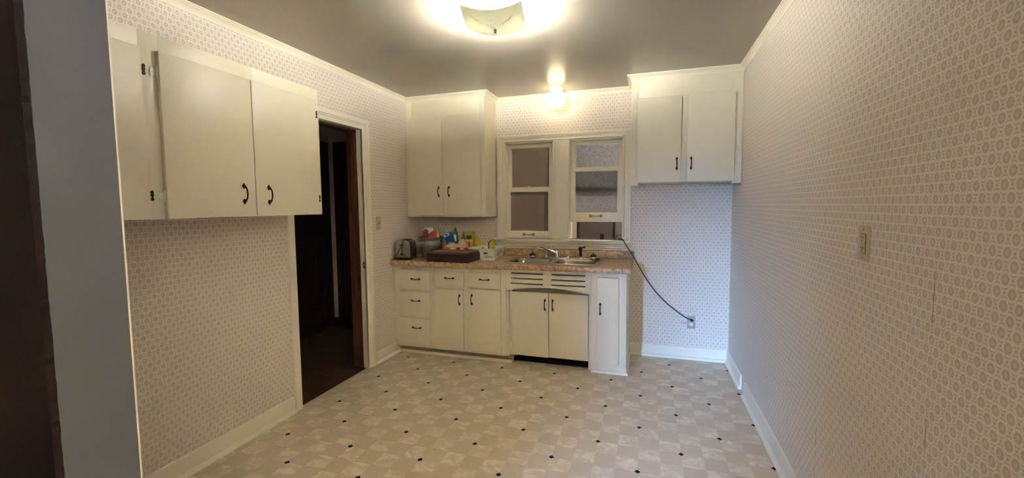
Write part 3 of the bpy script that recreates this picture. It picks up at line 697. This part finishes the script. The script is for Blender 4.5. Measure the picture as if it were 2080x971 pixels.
for x, y, lab in ((1.272, -.175, 'black and chrome sink strainer on the rim behind the left bowl'), (1.853, -.165, 'black and chrome sink strainer at the right rear of the sink')):
    r = thing('sink_strainer', lab, 'sink strainer', (x, y, zd), 'sink strainers left on the rim')
    obj('metal_cup', MB().lathe([(.026, 0), (.034, .004), (.036, .016), (.033, .024)], (x, y, zd), 20), CHROME, r, smooth=.7)
    obj('rubber_dome', MB().lathe([(.033, .024), (.030, .035), (.021, .044), (.008, .049), (.003, .050)], (x, y, zd), 20), BLACKPL, r, smooth=.9)
    obj('knob', MB().lathe([(.004, .048), (.004, .056), (.007, .060), (.003, .064)], (x, y, zd), 12), BLACKPL, r, smooth=.9)
o = tag(obj('metal_scourer', MB().lathe([(.008, 0), (.018, .004), (.020, .012), (.010, .018), (.002, .019)], (1.893, -.180, zd), 9), plain('rusty_scourer', (.13, .055, .03), .7, grain=.5, gs=90, bumpst=.8), None, 0, None, (1.893, -.180, zd)), 'small rusty scrubber beside the right sink strainer', 'scrubber')

# ------------------------------------------------------------------ lamps
def bulbmat(name, col, st): return emissive(name, col, st)
LC = Vector((1.511, -1.822, H))
r = thing('ceiling_lamp', 'square bent-glass ceiling lamp with etched sprigs near the camera', 'ceiling lamp', LC)
obj('canopy', MB().lathe([(.070, 0), (.070, -.030), (.064, -.040), (.056, -.040), (.052, -.018), (.002, -.018)][::-1], LC, 32), WHITECER, r, smooth=.6)
obj('rod', MB().lathe([(.004, -.10), (.004, -.018)], LC, 8), CHROME, r)
obj('socket_bar', bx(LC.x-.045, LC.x+.045, LC.y-.007, LC.y+.007, H-.034, H-.026), CHROME, r)
ang = math.radians(11.5); S = .165; NG = 20
def shade_pt(u, v, dz=0):
    z = H-.098+.034*(u*u)+.030*(v*v)+.004*u*u*v*v+dz
    x = S*u*(1-.02*v*v); y = S*v*(1-.02*u*u)
    return (LC.x+x*math.cos(ang)-y*math.sin(ang), LC.y+x*math.sin(ang)+y*math.cos(ang), z)
m = MB()
for dz in (0, -.004):
    m.add([shade_pt(-1+2*i/NG, -1+2*j/NG, dz) for i in range(NG+1) for j in range(NG+1)], [(i*(NG+1)+j, (i+1)*(NG+1)+j, (i+1)*(NG+1)+j+1, i*(NG+1)+j+1) for i in range(NG) for j in range(NG)])
q = (NG+1)**2; rim = [i*(NG+1) for i in range(NG+1)]+[NG*(NG+1)+j for j in range(1, NG+1)]+[i*(NG+1)+NG for i in range(NG-1, -1, -1)]+[j for j in range(NG-1, 0, -1)]
for i in range(len(rim)): m.f.append((rim[i], rim[(i+1) % len(rim)], rim[(i+1) % len(rim)]+q, rim[i]+q)); m.mi.append(0)
g = G('cream_frosted_glass'); tr = g.node('ShaderNodeBsdfTranslucent', {0: (.95, .95, .84)}); df = g.pbsdf((.68, .67, .53), .2, 0, None, .5)
SHADE = g.done(g.node('ShaderNodeMixShader', {0: .925, 1: tr, 2: df}))
sh = obj('glass_shade', m, SHADE, r, smooth=.9)
g = G('etched_white'); ETCH = g.done(g.node('ShaderNodeMixShader', {0: .2, 1: g.node('ShaderNodeBsdfTranslucent', {0: (.98, .97, .92)}), 2: g.pbsdf((.9, .9, .85), .4)}))
m = MB()
def leaf(u0, v0, u1, v1, w):
    du, dv = u1-u0, v1-v0; l_ = math.hypot(du, dv); nu, nv = -dv/l_*w, du/l_*w
    pts = [(u0, v0), (u0+du*.35+nu, v0+dv*.35+nv), (u1, v1), (u0+du*.35-nu, v0+dv*.35-nv)]
    m.add([shade_pt(a, c, -.0046) for a, c in pts]+[shade_pt(a, c, -.0052) for a, c in pts], [(0, 1, 2, 3), (7, 6, 5, 4), (0, 1, 5, 4), (1, 2, 6, 5), (2, 3, 7, 6), (3, 0, 4, 7)])
for a in ((-.72, -.62, -.2, -.34, .035), (-.2, -.34, .0, -.22, .03), (-.3, -.40, .02, -.62, .035), (-.25, -.36, -.08, -.1, .04), (-.5, -.5, -.72, -.75, .03), (-.2, -.34, -.45, -.3, .03),
          (.18, -.30, .32, -.36, .03), (.30, -.36, .44, -.44, .03), (.42, -.42, .56, -.52, .03), (.54, -.52, .64, -.62, .03), (.62, -.62, .72, -.76, .03), (.2, -.42, .24, -.56, .03), (.24, -.52, .34, -.68, .03), (.3, -.66, .38, -.76, .025)): leaf(*a)
obj('etched_sprigs', m, ETCH, sh)
obj('finial', MB().lathe([(.003, -.125), (.007, -.122), (.007, -.104), (.010, -.101), (.003, -.099)], LC, 14), plain('nickel', (.4, .38, .34), .3, 1), r, smooth=.6)
for s_ in (-1, 1):
    c0 = LC+Vector((s_*.092*math.cos(ang), s_*.092*math.sin(ang), -.042))
    Rb = Vector((s_*math.cos(ang), s_*math.sin(ang), 0)).to_track_quat('Z', 'Y').to_matrix()
    bo = obj('bulb', MB().lathe([(.011, -.036), (.013, -.025), (.020, -.012), (.0245, .004), (.022, .018), (.013, .027), (.002, .030)], c0, 14, Rb), bulbmat('lit_bulb_cool', (1.0, .98, .90, 1), BULB_POWER), r, smooth=.9)
    obj('bulb_socket', MB().lathe([(.013, -.062), (.014, -.034)], c0, 12, Rb), WHITECER, bo)

TC = Vector((3.25, -5.5, 0))  # unseen lamp added to fill the kitchen with warm light
r = thing('fill_lamp', 'unseen uplighter added as fill light in the room behind the camera', 'fill lamp', TC)
obj('base', MB().lathe([(.14, 0), (.14, .012), (.02, .03)], TC, 24), BRASS, r, smooth=.6)
obj('pole', MB().lathe([(.011, .03), (.011, 1.78)], TC, 12), BRASS, r, smooth=.6)
obj('bowl', MB().lathe([(.02, 1.775), (.09, 1.80), (.16, 1.86), (.165, 1.862), (.15, 1.862), (.085, 1.812), (.02, 1.79)], TC, 28), BRASS, r, smooth=.6)
obj('bulb', MB().lathe([(.012, 1.79), (.03, 1.815), (.032, 1.835), (.018, 1.855), (.002, 1.86)], TC, 14), emissive('fill_lamp_bulb', (1.0, .89, .69, 1), FILL_POWER), r, smooth=.9)

PC = Vector((2.75, 1.25, H))  # bulb added to brighten the window glass from behind
r = thing('added_porch_lamp', 'small bare bulb added on the porch ceiling to light the pebbled window', 'ceiling lamp', PC)
obj('socket', MB().lathe([(.045, 0), (.045, -.02), (.02, -.03), (.02, -.055)], PC, 20), WHITECER, r, smooth=.6)
obj('bulb', MB().lathe([(.012, -.055), (.014, -.07), (.028, -.095), (.030, -.115), (.018, -.138), (.002, -.145)], PC, 14), emissive('added_porch_bulb', (1.0, .95, .92, 1), PORCH_POWER), r, smooth=.9)

GC = Vector((1.514, -.200, H))
r = thing('globe_lamp', 'lit round white globe lamp on the ceiling above the sink', 'ceiling lamp', GC)
obj('fitter', MB().lathe([(.066, 0), (.066, -.014), (.058, -.026), (.046, -.032), (.044, -.036), (.040, -.036)], GC, 28), WHITECER, r, smooth=.7)
RG = .080; cz = -.030-RG*.92
obj('globe', MB().lathe([(max(.001, RG*math.sin(a)), cz-RG*math.cos(a)) for a in [PI*i/20*.875 for i in range(21)]], GC, 28), emissive('lit_opal_globe', (1.0, .83, .54, 1), GLOBE_POWER), r, smooth=1.5)

# ------------------------------------------------------------------ switch, outlets, cord
def plate(nm, lab, cat, fn, mat, body):
    o = thing(nm, lab, cat, fn(0, 0, 0))
    m = MB(); w, h = .036, .059
    m.prism([(-w, -h), (w, -h), (w, h), (-w, h)], fn, 0, .004)
    obj('cover_plate', m, mat, o, .002); body(o, fn)
    for z in (-.048, .048): obj('screw', MB().prism([(.003*math.cos(k), z+.003*math.sin(k)) for k in [PI/4*i for i in range(8)]], fn, .004, .0052), BRASS, o)
    return o
def toggle(o, fn):
    obj('toggle_slot', MB().prism([(-.005, -.012), (.005, -.012), (.005, .012), (-.005, .012)], fn, .0035, .0046), plain('slot_shadow_brown', (.10, .07, .04), .5), o)
    obj('toggle', MB().add([fn(a, b_, h_) for a, b_, h_ in ((-.004, -.006, .004), (.004, -.006, .004), (.004, .004, .004), (-.004, .004, .004), (-.003, .004, .017), (.003, .004, .017), (.003, .010, .016), (-.003, .010, .016))], [(0, 1, 2, 3), (4, 5, 6, 7), (0, 1, 5, 4), (1, 2, 6, 5), (2, 3, 7, 6), (3, 0, 4, 7)]), ALMOND, o)
plate('light_switch', 'almond toggle light switch right of the hall doorway', 'light switch', lambda a, b_, h: (h, -.803+a, 1.272+b_), ALMOND, toggle)
def slots(o, fn, cz_, mat=BLACKPL):
    m = MB()
    for sx, hh in ((-.0065, .0045), (.0065, .0038)): m.prism([(sx-.0012, cz_-hh), (sx+.0012, cz_-hh), (sx+.0012, cz_+hh), (sx-.0012, cz_+hh)], fn, .0068, .0078)
    m.prism([(.0024*math.cos(k), cz_-.011+.0024*math.sin(k)) for k in [PI/4*i for i in range(8)]], fn, .0068, .0078)
    obj('slot', m, mat, o)
def decora(o, fn):
    bz = MB().prism([(-.0175, -.034), (.0175, -.034), (.0175, .034), (-.0175, .034)], fn, .003, .0045); obj('insert_gap', bz, plain('gap_brown', (.09, .06, .03), .6), o)
    ins = obj('receptacle', MB().prism([(-.0163, -.0325), (.0163, -.0325), (.0163, .0325), (-.0163, .0325)], fn, .004, .007), ALMOND, o, .001)
    slots(ins, fn, .021); slots(ins, fn, -.013)
    obj('test_button', MB().prism([(-.008, -.0025), (.008, -.0025), (.008, .0035), (-.008, .0035)], fn, .007, .0085), ALMOND, ins)
plate('wall_outlet', 'almond rectangular safety outlet alone on the right wall', 'outlet', lambda a, b_, h: (W-h, -2.385+a*1.12, 1.282+b_), ALMOND, decora)
def duplex(o, fn):
    for cz_ in (.019, -.019):
        f_ = obj('receptacle', MB().prism([(.0165*math.cos(k), cz_+.0145*math.sin(k)) for k in [2*PI/14*i for i in range(14)]], fn, .004, .0068), WHITEPL if cz_ < 0 else BLACKPL, o)
        if cz_ < 0: slots(f_, fn, cz_+.003)
plate('wall_outlet', 'ivory outlet low in the empty nook with a black cord plugged in', 'outlet', lambda a, b_, h: (2.722+a, -h, .343+b_), IVORY, duplex)

r = thing('power_cord', 'black cord hanging from the open window down to the nook outlet', 'cord', (2.4, -.03, .38))
pts = [(2.07, .02, 1.096), (2.095, -.03, 1.098), (2.115, -.066, 1.090), (2.15, -.072, 1.03), (2.20, -.068, .955), (2.245, -.055, .87), (2.313, -.04, .748), (2.40, -.032, .624), (2.49, -.03, .527), (2.557, -.03, .471), (2.64, -.032, .410), (2.685, -.036, .384), (2.708, -.036, .377), (2.722, -.030, .372)]
def smooth_path(P, n=5):
    out = []; P = [Vector(p) for p in P]
    for i in range(len(P)-1):
        p0, p1, p2, p3 = P[max(i-1, 0)], P[i], P[i+1], P[min(i+2, len(P)-1)]
        for k in range(n):
            s_ = k/n; out.append(.5*((2*p1)+(p2-p0)*s_+(2*p0-5*p1+4*p2-p3)*s_*s_+(3*p1-p0-3*p2+p3)*s_**3))
    return out+[P[-1]]
obj('cable', MB().tube(smooth_path(pts), .0042, 8), BLACKPL, r, smooth=.9)
obj('plug', MB().tube([(2.712, -.034, .372), (2.722, -.030, .370), (2.728, -.018, .364), (2.727, -.007, .362)], [.006, .010, .012, .012], 10), BLACKPL, r, smooth=.9)
WIRE = plain('pinkish_white_wire', (.55, .42, .38), .5)
obj('loose_wire', MB().tube(smooth_path([(2.705, -.03, .376), (2.68, -.035, .352), (2.655, -.04, .340), (2.638, -.04, .345), (2.632, -.038, .362)]), .0035, 6), WIRE, r, smooth=.9)
obj('loose_wire', MB().tube(smooth_path([(2.715, -.022, .366), (2.70, -.03, .345), (2.675, -.035, .330), (2.65, -.036, .334)]), .003, 6), plain('white_wire', (.6, .58, .58), .5), r, smooth=.9)

# ------------------------------------------------------------------ things on the counter
def rot(cx, cy, deg):
    a = math.radians(deg); return lambda x, y, z: (cx+x*math.cos(a)-y*math.sin(a), cy+x*math.sin(a)+y*math.cos(a), z)
def pbox(fn, x0, x1, y0, y1, z0, z1, mb=None):
    return (mb or MB()).prism([(x0, y0), (x1, y0), (x1, y1), (x0, y1)], fn, z0, z1)
# toaster: end with lever faces the room
fn = rot(.028, -.602, 8); zc = ZC
r = thing('toaster', 'chrome and black two-slice toaster beside the left wall', 'toaster', (.1, -.52, zc))
tw_, td_ = .155, .175
sec = [(0.006, .022), (.149, .022), (.149, .13), (.143, .160), (.128, .178), (.105, .187), (.05, .187), (.027, .178), (.012, .160), (.006, .13)]
obj('shell', MB().prism(sec, lambda a, c, h: fn(a, h, zc+c), .012, td_-.01), plain('toaster_dark_steel', (.30, .31, .33), .25, .9), r, .004)
obj('end_panel', MB().prism(sec, lambda a, c, h: fn(a, h, zc+c), .004, .012), plain('toaster_brushed_steel', (.55, .54, .53), .3, 1), r, .003)
obj('base', pbox(fn, .002, tw_, .0, td_, zc, zc+.024), BLACKPL, r, .006)
obj('bread_slot', pbox(fn, .045, .062, .03, td_-.03, zc+.186, zc+.1885), VOIDBLACK, r); obj('bread_slot', pbox(fn, .092, .109, .03, td_-.03, zc+.186, zc+.1885), VOIDBLACK, r)
obj('lever_slot', pbox(fn, .070, .076, .002, .0045, zc+.075, zc+.150), BLACKPL, r)
obj('lever', pbox(fn, .050, .096, -.012, .004, zc+.138, zc+.148), BLACKPL, r, .003)
Rk = Vector((math.sin(math.radians(8)), -math.cos(math.radians(8)), 0)).to_track_quat('Z', 'Y').to_matrix()
obj('dial', MB().lathe([(.015, 0), (.015, .006), (.012, .012), (.002, .013)], fn(.068, .004, zc+.055), 16, Rk), BLACKPL, r, smooth=.7)
obj('button', MB().lathe([(.006, 0), (.005, .005), (.001, .006)], fn(.097, .004, zc+.05), 10, Rk), BLACKPL, r, smooth=.7)
obj('cord', MB().tube(smooth_path([fn(.13, .08, zc+.192), fn(.10, .03, zc+.194), fn(.085, .0, zc+.180), fn(.065, -.010, zc+.13), fn(.03, -.018, zc+.06), fn(.010, -.024, zc+.022), fn(-.002, -.030, zc+.005)]), .0035, 6), BLACKPL, r, smooth=.9)

# galvanized bucket with things in it
BC = Vector((.280, -.355, zc))
r = thing('bucket', 'galvanized metal bucket crammed with kitchen oddments', 'bucket', BC)
pf = [(.088, .0), (.092, .004), (.108, .125), (.111, .127), (.1105, .133), (.1125, .136), (.1115, .142), (.114, .146), (.113, .152), (.119, .195), (.123, .198), (.124, .204), (.120, .207), (.117, .203), (.113, .18), (.088, .012), (.002, .010)]
obj('body', MB().lathe(pf, BC, 40), GALV, r, smooth=.7)
for s_ in (-1, 1):
    obj('ear', MB().box(BC.x+s_*.1235-.003, BC.x+s_*.1235+.003, BC.y-.016, BC.y+.016, zc+.16, zc+.205), GALV, r, .002)
obj('bail_handle', MB().tube([(BC.x+.126*math.cos(a), BC.y-.02-.128*math.sin(a)*.96, zc+.19-.028*math.sin(a)) for a in [PI*i/16 for i in range(17)]], .0025, 6), GALV, r, smooth=.9)
def crumple(cx, cy, z0, wx_, wy_, h, seed, n=9):
    rr = random.Random(seed); vs = []; ph = [rr.uniform(0, 6) for _ in range(6)]
    for i in range(n+1):
        for j in range(n+1):
            u, v = -1+2*i/n, -1+2*j/n
            e = max(0, 1-max(abs(u), abs(v))**4)
            z = z0+h*e*(.45+.3*math.sin(3.1*u+ph[0])*math.cos(2.3*v+ph[1])+.22*math.sin(6*u+ph[2]+2*v)+rr.uniform(-.16, .16))
            vs.append((cx+wx_*u*(1+rr.uniform(-.05, .05)), cy+wy_*v*(1+rr.uniform(-.05, .05)), max(z, z0)))
    m = MB(); q = (n+1)**2
    fs = [(i*(n+1)+j, (i+1)*(n+1)+j, (i+1)*(n+1)+j+1, i*(n+1)+j+1) for i in range(n) for j in range(n)]
    m.add(vs+[(x, y, z0-.002) for x, y, z in vs], fs+[tuple(k+q for k in reversed(f)) for f in fs])
    rim = [i*(n+1) for i in range(n+1)]+[n*(n+1)+j for j in range(1, n+1)]+[i*(n+1)+n for i in range(n-1, -1, -1)]+[j for j in range(n-1, 0, -1)]
    for i in range(len(rim)): m.f.append((rim[i], rim[(i+1) % len(rim)], rim[(i+1) % len(rim)]+q, rim[i]+q)); m.mi.append(0)
    return m
zb = zc+.012
def solo(nm, mb, mat, lab, cat, loc, bevel=0, smooth=None, group=None): return tag(obj(nm, mb, mat, None, bevel, smooth, loc), lab, cat, group)
BG = 'oddments standing in the galvanized bucket'
CARD = plain('white_card', (.80, .78, .72), .6); RED = plain('red_wrapper', (.42, .02, .018), .3, grain=.3, gs=50); BROWNW = plain('brown_wrapper', (.13, .05, .03), .5, grain=.4, gs=60)
solo('white_card_box', pbox(rot(.245, -.33, -6), -.045, .045, -.012, .012, zb, 1.207), CARD, 'blank white card box standing tallest in the bucket', 'box', (.245, -.33, zb), .002, None, BG)
fnr = rot(.315, -.385, 18)
solo('red_packet', MB().prism([(-.035, 0), (.035, 0), (.042, .235), (.018, .262), (-.005, .250), (-.046, .222)], lambda a, c, h: fnr(a, h, zb+c), -.012, .012), RED, 'shiny red food packet leaning in the bucket', 'packet', (.315, -.385, zb), .006, None, BG)
fnb = rot(.232, -.378, 35)
solo('brown_packet', MB().prism([(-.022, 0), (.022, 0), (.026, .26), (.004, .275), (-.024, .24)], lambda a, c, h: fnb(a, h, zb+c), -.010, .010), BROWNW, 'dark brown packet at the left rim of the bucket', 'packet', (.232, -.378, zb), .005, None, BG)
solo('cream_bottle', MB().lathe([(.018, 0), (.020, .01), (.020, .20), (.010, .225), (.010, .255), (.013, .257), (.013, .275), (.003, .277)], (.333, -.325, zb), 16), plain('cream_yellow_bottle', (.62, .52, .25), .4, grain=.3), 'cream bottle with tall cap at the right in the bucket', 'bottle', (.333, -.325, zb), 0, .7, BG)
solo('grey_pouch', crumple(.275, -.425, zb+.10, .045, .018, .12, 5, 6), plain('grey_foil', (.38, .36, .33), .3, .6), 'crumpled grey foil pouch at the front of the bucket', 'pouch', (.275, -.425, zb+.1), 0, None, BG)

# stack of dark boards
DK = wood('dark_board_wood', (.020, .010, .007), (.045, .022, .014), 0, .35, 5, .3)
TOPW = wood('worn_board_top', (.10, .055, .03), (.22, .14, .085), 0, .3, 5, .3)
rb = random.Random(11); z = zc
names = ('lowest', 'second from the bottom', 'middle', 'fourth from the bottom', 'topmost')
for k in range(5):
    th = (.020, .018, .019, .016, .0155)[k]
    fb = rot(.3855+rb.uniform(-.003, .003), -.637+rb.uniform(-.003, .003), -3.5+rb.uniform(-.8, .8))
    lab = 'dark brown wooden board, %s in the stack on the counter' % names[k]
    r = thing('wooden_board', lab, 'board', (.6, -.52, z), 'stack of dark wooden boards on the counter')
    w_, d_ = .425+rb.uniform(-.006, .006), .246+rb.uniform(-.005, .003)
    obj('panel', pbox(fb, .012, w_-.012, .012, d_-.012, z+.003, z+th-.003), TOPW if k == 4 else DK, r)
    e = MB()
    for a in ((0, w_, 0, .022), (0, w_, d_-.022, d_), (0, .022, .022, d_-.022), (w_-.022, w_, .022, d_-.022)): pbox(fb, *a, z, z+th, e)
    obj('rim', e, DK if k < 4 else TOPW, r, .0025)
    z += th+.0008

# white plastic tub with odds in it
r = thing('plastic_tub', 'white plastic dish tub beside the sink', 'tub', (.82, -.215, zc))
m = MB(); Ls = []
spec = [(.06, .001, .02), (.012, .001, .03), (.004, .012, .035), (-.008, .092, .04), (-.020, .096, .045), (-.022, .102, .045), (-.018, .104, .045), (-.010, .100, .04), (.0, .09, .038), (.010, .014, .03), (.06, .006, .02)]
for ins, dz_, rad in spec: Ls.append([(x, y, zc+dz_) for x, y in rrect(.692+ins, .948-ins, -.366+ins, -.06-ins, rad, 4)])
k = len(Ls[0]); m.add([v for l_ in Ls for v in l_], [(q*k+i, q*k+(i+1) % k, (q+1)*k+(i+1) % k, (q+1)*k+i) for q in range(len(Ls)-1) for i in range(k)]+[tuple(range(k)), tuple(range((len(Ls)-1)*k, len(Ls)*k))])
obj('shell', m, WHITEPL, r, smooth=.9)
obj('printed_label', bx(.842, .880, -.3735, -.366, zc+.05, zc+.068), plain('label_grey_print', (.12, .13, .16), .5, grain=.5, gs=150), r)
SCR = plain('dark_mark', (.10, .085, .07), .6)
for y, z0, z1, dx in ((-.29, .03, .075, .012), (-.27, .025, .07, -.006), (-.24, .035, .08, .014), (-.18, .04, .07, .008)):
    obj('scratch_mark', MB().tube([(.9505+.012*z0/.1, y, zc+z0), (.953+.012*(z0+z1)/.2, y+dx, zc+(z0+z1)/2), (.9505+.012*z1/.1, y+dx*.4, zc+z1)], .0016, 5), SCR, r)
obj_ = solo('plastic_wrap', crumple(.815, -.20, zc+.012, .095, .105, .115, 21, 12), plain('greyish_clear_wrap', (.47, .45, .42), .2, grain=.4, gs=30), 'crumpled grey-white plastic wrap heaped in the white tub', 'plastic wrap', (.815, -.2, zc+.012), 0, .5)
YEL = plain('yellow_card', (.72, .58, .06), .5, grain=.15)
fy = rot(.640, -.031, 0)
solo('yellow_sheet', MB().prism([(-.06, .001), (.075, .001), (.085, .118), (.070, .132), (-.025, .190), (-.065, .125)], lambda a, c, h: fy(a, h, zc+c), -.003, .003), YEL, 'bright yellow folded sheet standing behind the white tub', 'paper', (.64, -.031, zc), .001)
fy2 = rot(.812, -.09, -10)
o = thing('sponge', 'small yellow and black sponge at the back of the white tub', 'sponge', (.812, -.09, zc+.03))
obj('yellow_side', MB().prism([(-.022, .03), (.022, .03), (.040, .148), (.020, .160), (-.016, .135)], lambda a, c, h: fy2(a, h, zc+c), -.008, .008), YEL, o, .002)
obj('black_side', MB().prism([(-.032, .03), (-.0225, .03), (-.014, .135), (.010, .155), (.006, .161), (-.024, .140)], lambda a, c, h: fy2(a, h, zc+c), -.010, .010), BLACKPL, o, .001)
fs_ = rot(.852, -.459, 4)
r = thing('soap_dish', 'small white box with an orange bar lying in front of the tub', 'soap dish', (.91, -.43, zc))
obj('tray', pbox(fs_, 0, .128, 0, .052, zc, zc+.026), CARD, r, .003)
obj('orange_bar', pbox(fs_, .03, .100, .010, .042, zc+.026, zc+.036), plain('orange_soap', (.75, .42, .12), .4), r, .004)

# row against the wall behind the boards
r = thing('food_carton', 'low orange and purple food carton behind the stacked boards', 'carton', (.53, -.31, zc))
ORG = plain('carton_orange', (.62, .22, .06), .45, grain=.4, gs=40)
obj('box', bx(.412, .655, -.345, -.262, zc, zc+.108), ORG, r, .002)
for x0, x1, col, nm in ((.435, .47, (.50, .10, .05), 'red'), (.485, .54, (.74, .60, .42), 'cream'), (.552, .584, (.12, .03, .14), 'purple'), (.595, .622, (.75, .55, .12), 'yellow'), (.630, .652, (.42, .03, .03), 'dark_red')):
    obj('print_'+nm, bx(x0, x1, -.3462, -.3448, zc+.072, zc+.104), plain('print_'+nm, col, .45), r)
solo('brown_paper', crumple(.540, -.303, zc+.110, .125, .040, .085, 34, 10), plain('kraft_paper', (.60, .45, .31), .7, grain=.2, gs=40), 'crumpled tan paper bag lying on the orange carton', 'paper bag', (.54, -.303, zc+.11), 0, .4)
solo('red_cloth', crumple(.625, -.215, zc+.001, .030, .030, .19, 8, 6), plain('red_packet_cloth', (.40, .03, .03), .5, grain=.3, gs=40), 'crumpled red packet between the carton and the tub', 'packet', (.625, -.215, zc), 0, None)
r = thing('blue_carton', 'blue and white carton leaning against the bucket', 'carton', (.44, -.2, zc))
obj('box', MB().prism([(0.0, 0), (.075, 0), (.075, .235), (0.0, .235)], lambda a, c, h: (.440+a*math.cos(.40)-c*math.sin(.40), h, zc+.001+a*math.sin(.40)+c*math.cos(.40)), -.232, -.175), plain('carton_blue', (.02, .09, .36), .35, grain=.2), r, .002)
for a0, a1, c0, c1, nm, col in ((.004, .071, .205, .232, 'white_band', (.75, .75, .74)), (.012, .060, .08, .14, 'silver_panel', (.42, .45, .50)), (.03, .048, .10, .122, 'dark_figure', (.05, .04, .04)), (.028, .05, .211, .225, 'blue_mark', (.04, .05, .2))):
    d_ = -.2334 if nm in ('white_band', 'silver_panel') else -.2340
    obj(nm, MB().prism([(a0, c0), (a1, c0), (a1, c1), (a0, c1)], lambda a, c, h: (.440+a*math.cos(.40)-c*math.sin(.40), h, zc+.001+a*math.sin(.40)+c*math.cos(.40)), d_, -.2318), plain('print_'+nm, col, .4), r)
r = thing('white_canister', 'white canister with yellow print behind the blue carton', 'canister', (.345, -.100, zc))
obj('body', MB().lathe([(.036, 0), (.038, .004), (.038, .235), (.034, .242)], (.345, -.100, zc), 22), plain('canister_white', (.66, .62, .50), .4, grain=.3, gs=60), r, smooth=.6)
obj('lid', MB().lathe([(.039, .240), (.039, .258), (.034, .262), (.002, .262)], (.345, -.100, zc), 22), WHITEPL, r, smooth=.6)
r = thing('green_bottle', 'green dish-soap bottle standing against the wallpaper', 'bottle', (.437, -.125, zc))
GRN = plain('green_plastic', (.01, .20, .045), .2, grain=.1)
obj('body', MB().lathe([(.028, 0), (.031, .006), (.032, .10), (.026, .17), (.022, .20), (.024, .225), (.016, .245), (.011, .252)], (.437, -.125, zc), 20), GRN, r, smooth=.8)
obj('cap', MB().lathe([(.013, .252), (.013, .272), (.008, .276), (.006, .288), (.002, .289)], (.437, -.125, zc), 14), plain('dark_green_cap', (.005, .10, .03), .3), r, smooth=.7)
lb = MB().add([(.437+.0262*math.cos(a)*s_, -.125+.0262*math.sin(a)*s_, zc+z_) for z_, s_ in ((.15, 1.12), (.215, .92)) for a in [math.radians(-125+16*i) for i in range(6)]], [(i, i+1, i+7, i+6) for i in range(5)])
obj('label', lb, plain('pale_green_label', (.45, .60, .52), .4), r)
CLR = (lambda g: g.done(g.pbsdf((.80, .72, .62), .06, 0, None, .5, trans=.85, ior=1.33)))(G('clear_plastic_bottle'))
r = thing('clear_bottle', 'clear round bottle with brown liquid beside the green bottle', 'bottle', (.524, -.115, zc))
obj('body', MB().lathe([(.026, 0), (.030, .006), (.031, .15), (.028, .175), (.013, .200), (.012, .225)], (.524, -.115, zc), 20), CLR, r, smooth=.8)
obj('liquid', MB().lathe([(.024, .004), (.028, .010), (.0285, .15), (.002, .152)], (.524, -.115, zc), 18), plain('brown_liquid', (.07, .032, .018), .1), r, smooth=.8)
obj('cap', MB().lathe([(.014, .222), (.014, .244), (.011, .247), (.002, .247)], (.524, -.115, zc), 14), plain('grey_cap', (.35, .32, .30), .4), r, smooth=.6)
r = thing('yellow_box', 'yellow cardboard box with a green oval against the wallpaper', 'box', (.596, -.115, zc))
YB = plain('mustard_card', (.60, .42, .06), .5, grain=.15)
obj('body', bx(.556, .636, -.145, -.085, zc, zc+.250), YB, r, .002)
obj('green_oval', MB().prism([(.596+.033*math.cos(k), zc+.190+.021*math.sin(k)) for k in [2*PI*i/20 for i in range(20)]], lambda a, c, h: (a, h, c), -.1458, -.1448), plain('print_green', (.02, .13, .03), .4), r)
obj('white_band', bx(.557, .635, -.1456, -.1448, zc+.145, zc+.166), plain('print_cream', (.70, .64, .45), .5), r)
r = thing('red_capped_bottle', 'dark bottle with a red cap on the outer sill of the open window', 'bottle', (1.905, .108, 1.085))
obj('body', MB().lathe([(.017, 0), (.018, .003), (.018, .042), (.014, .05)], (1.905, .104, 1.0855), 16), plain('navy_bottle', (.012, .014, .03), .3), r, smooth=.7)
obj('cap', MB().lathe([(.016, .049), (.016, .062), (.012, .067), (.002, .067)], (1.905, .104, 1.0855), 16), plain('red_cap', (.45, .07, .06), .35), r, smooth=.7)
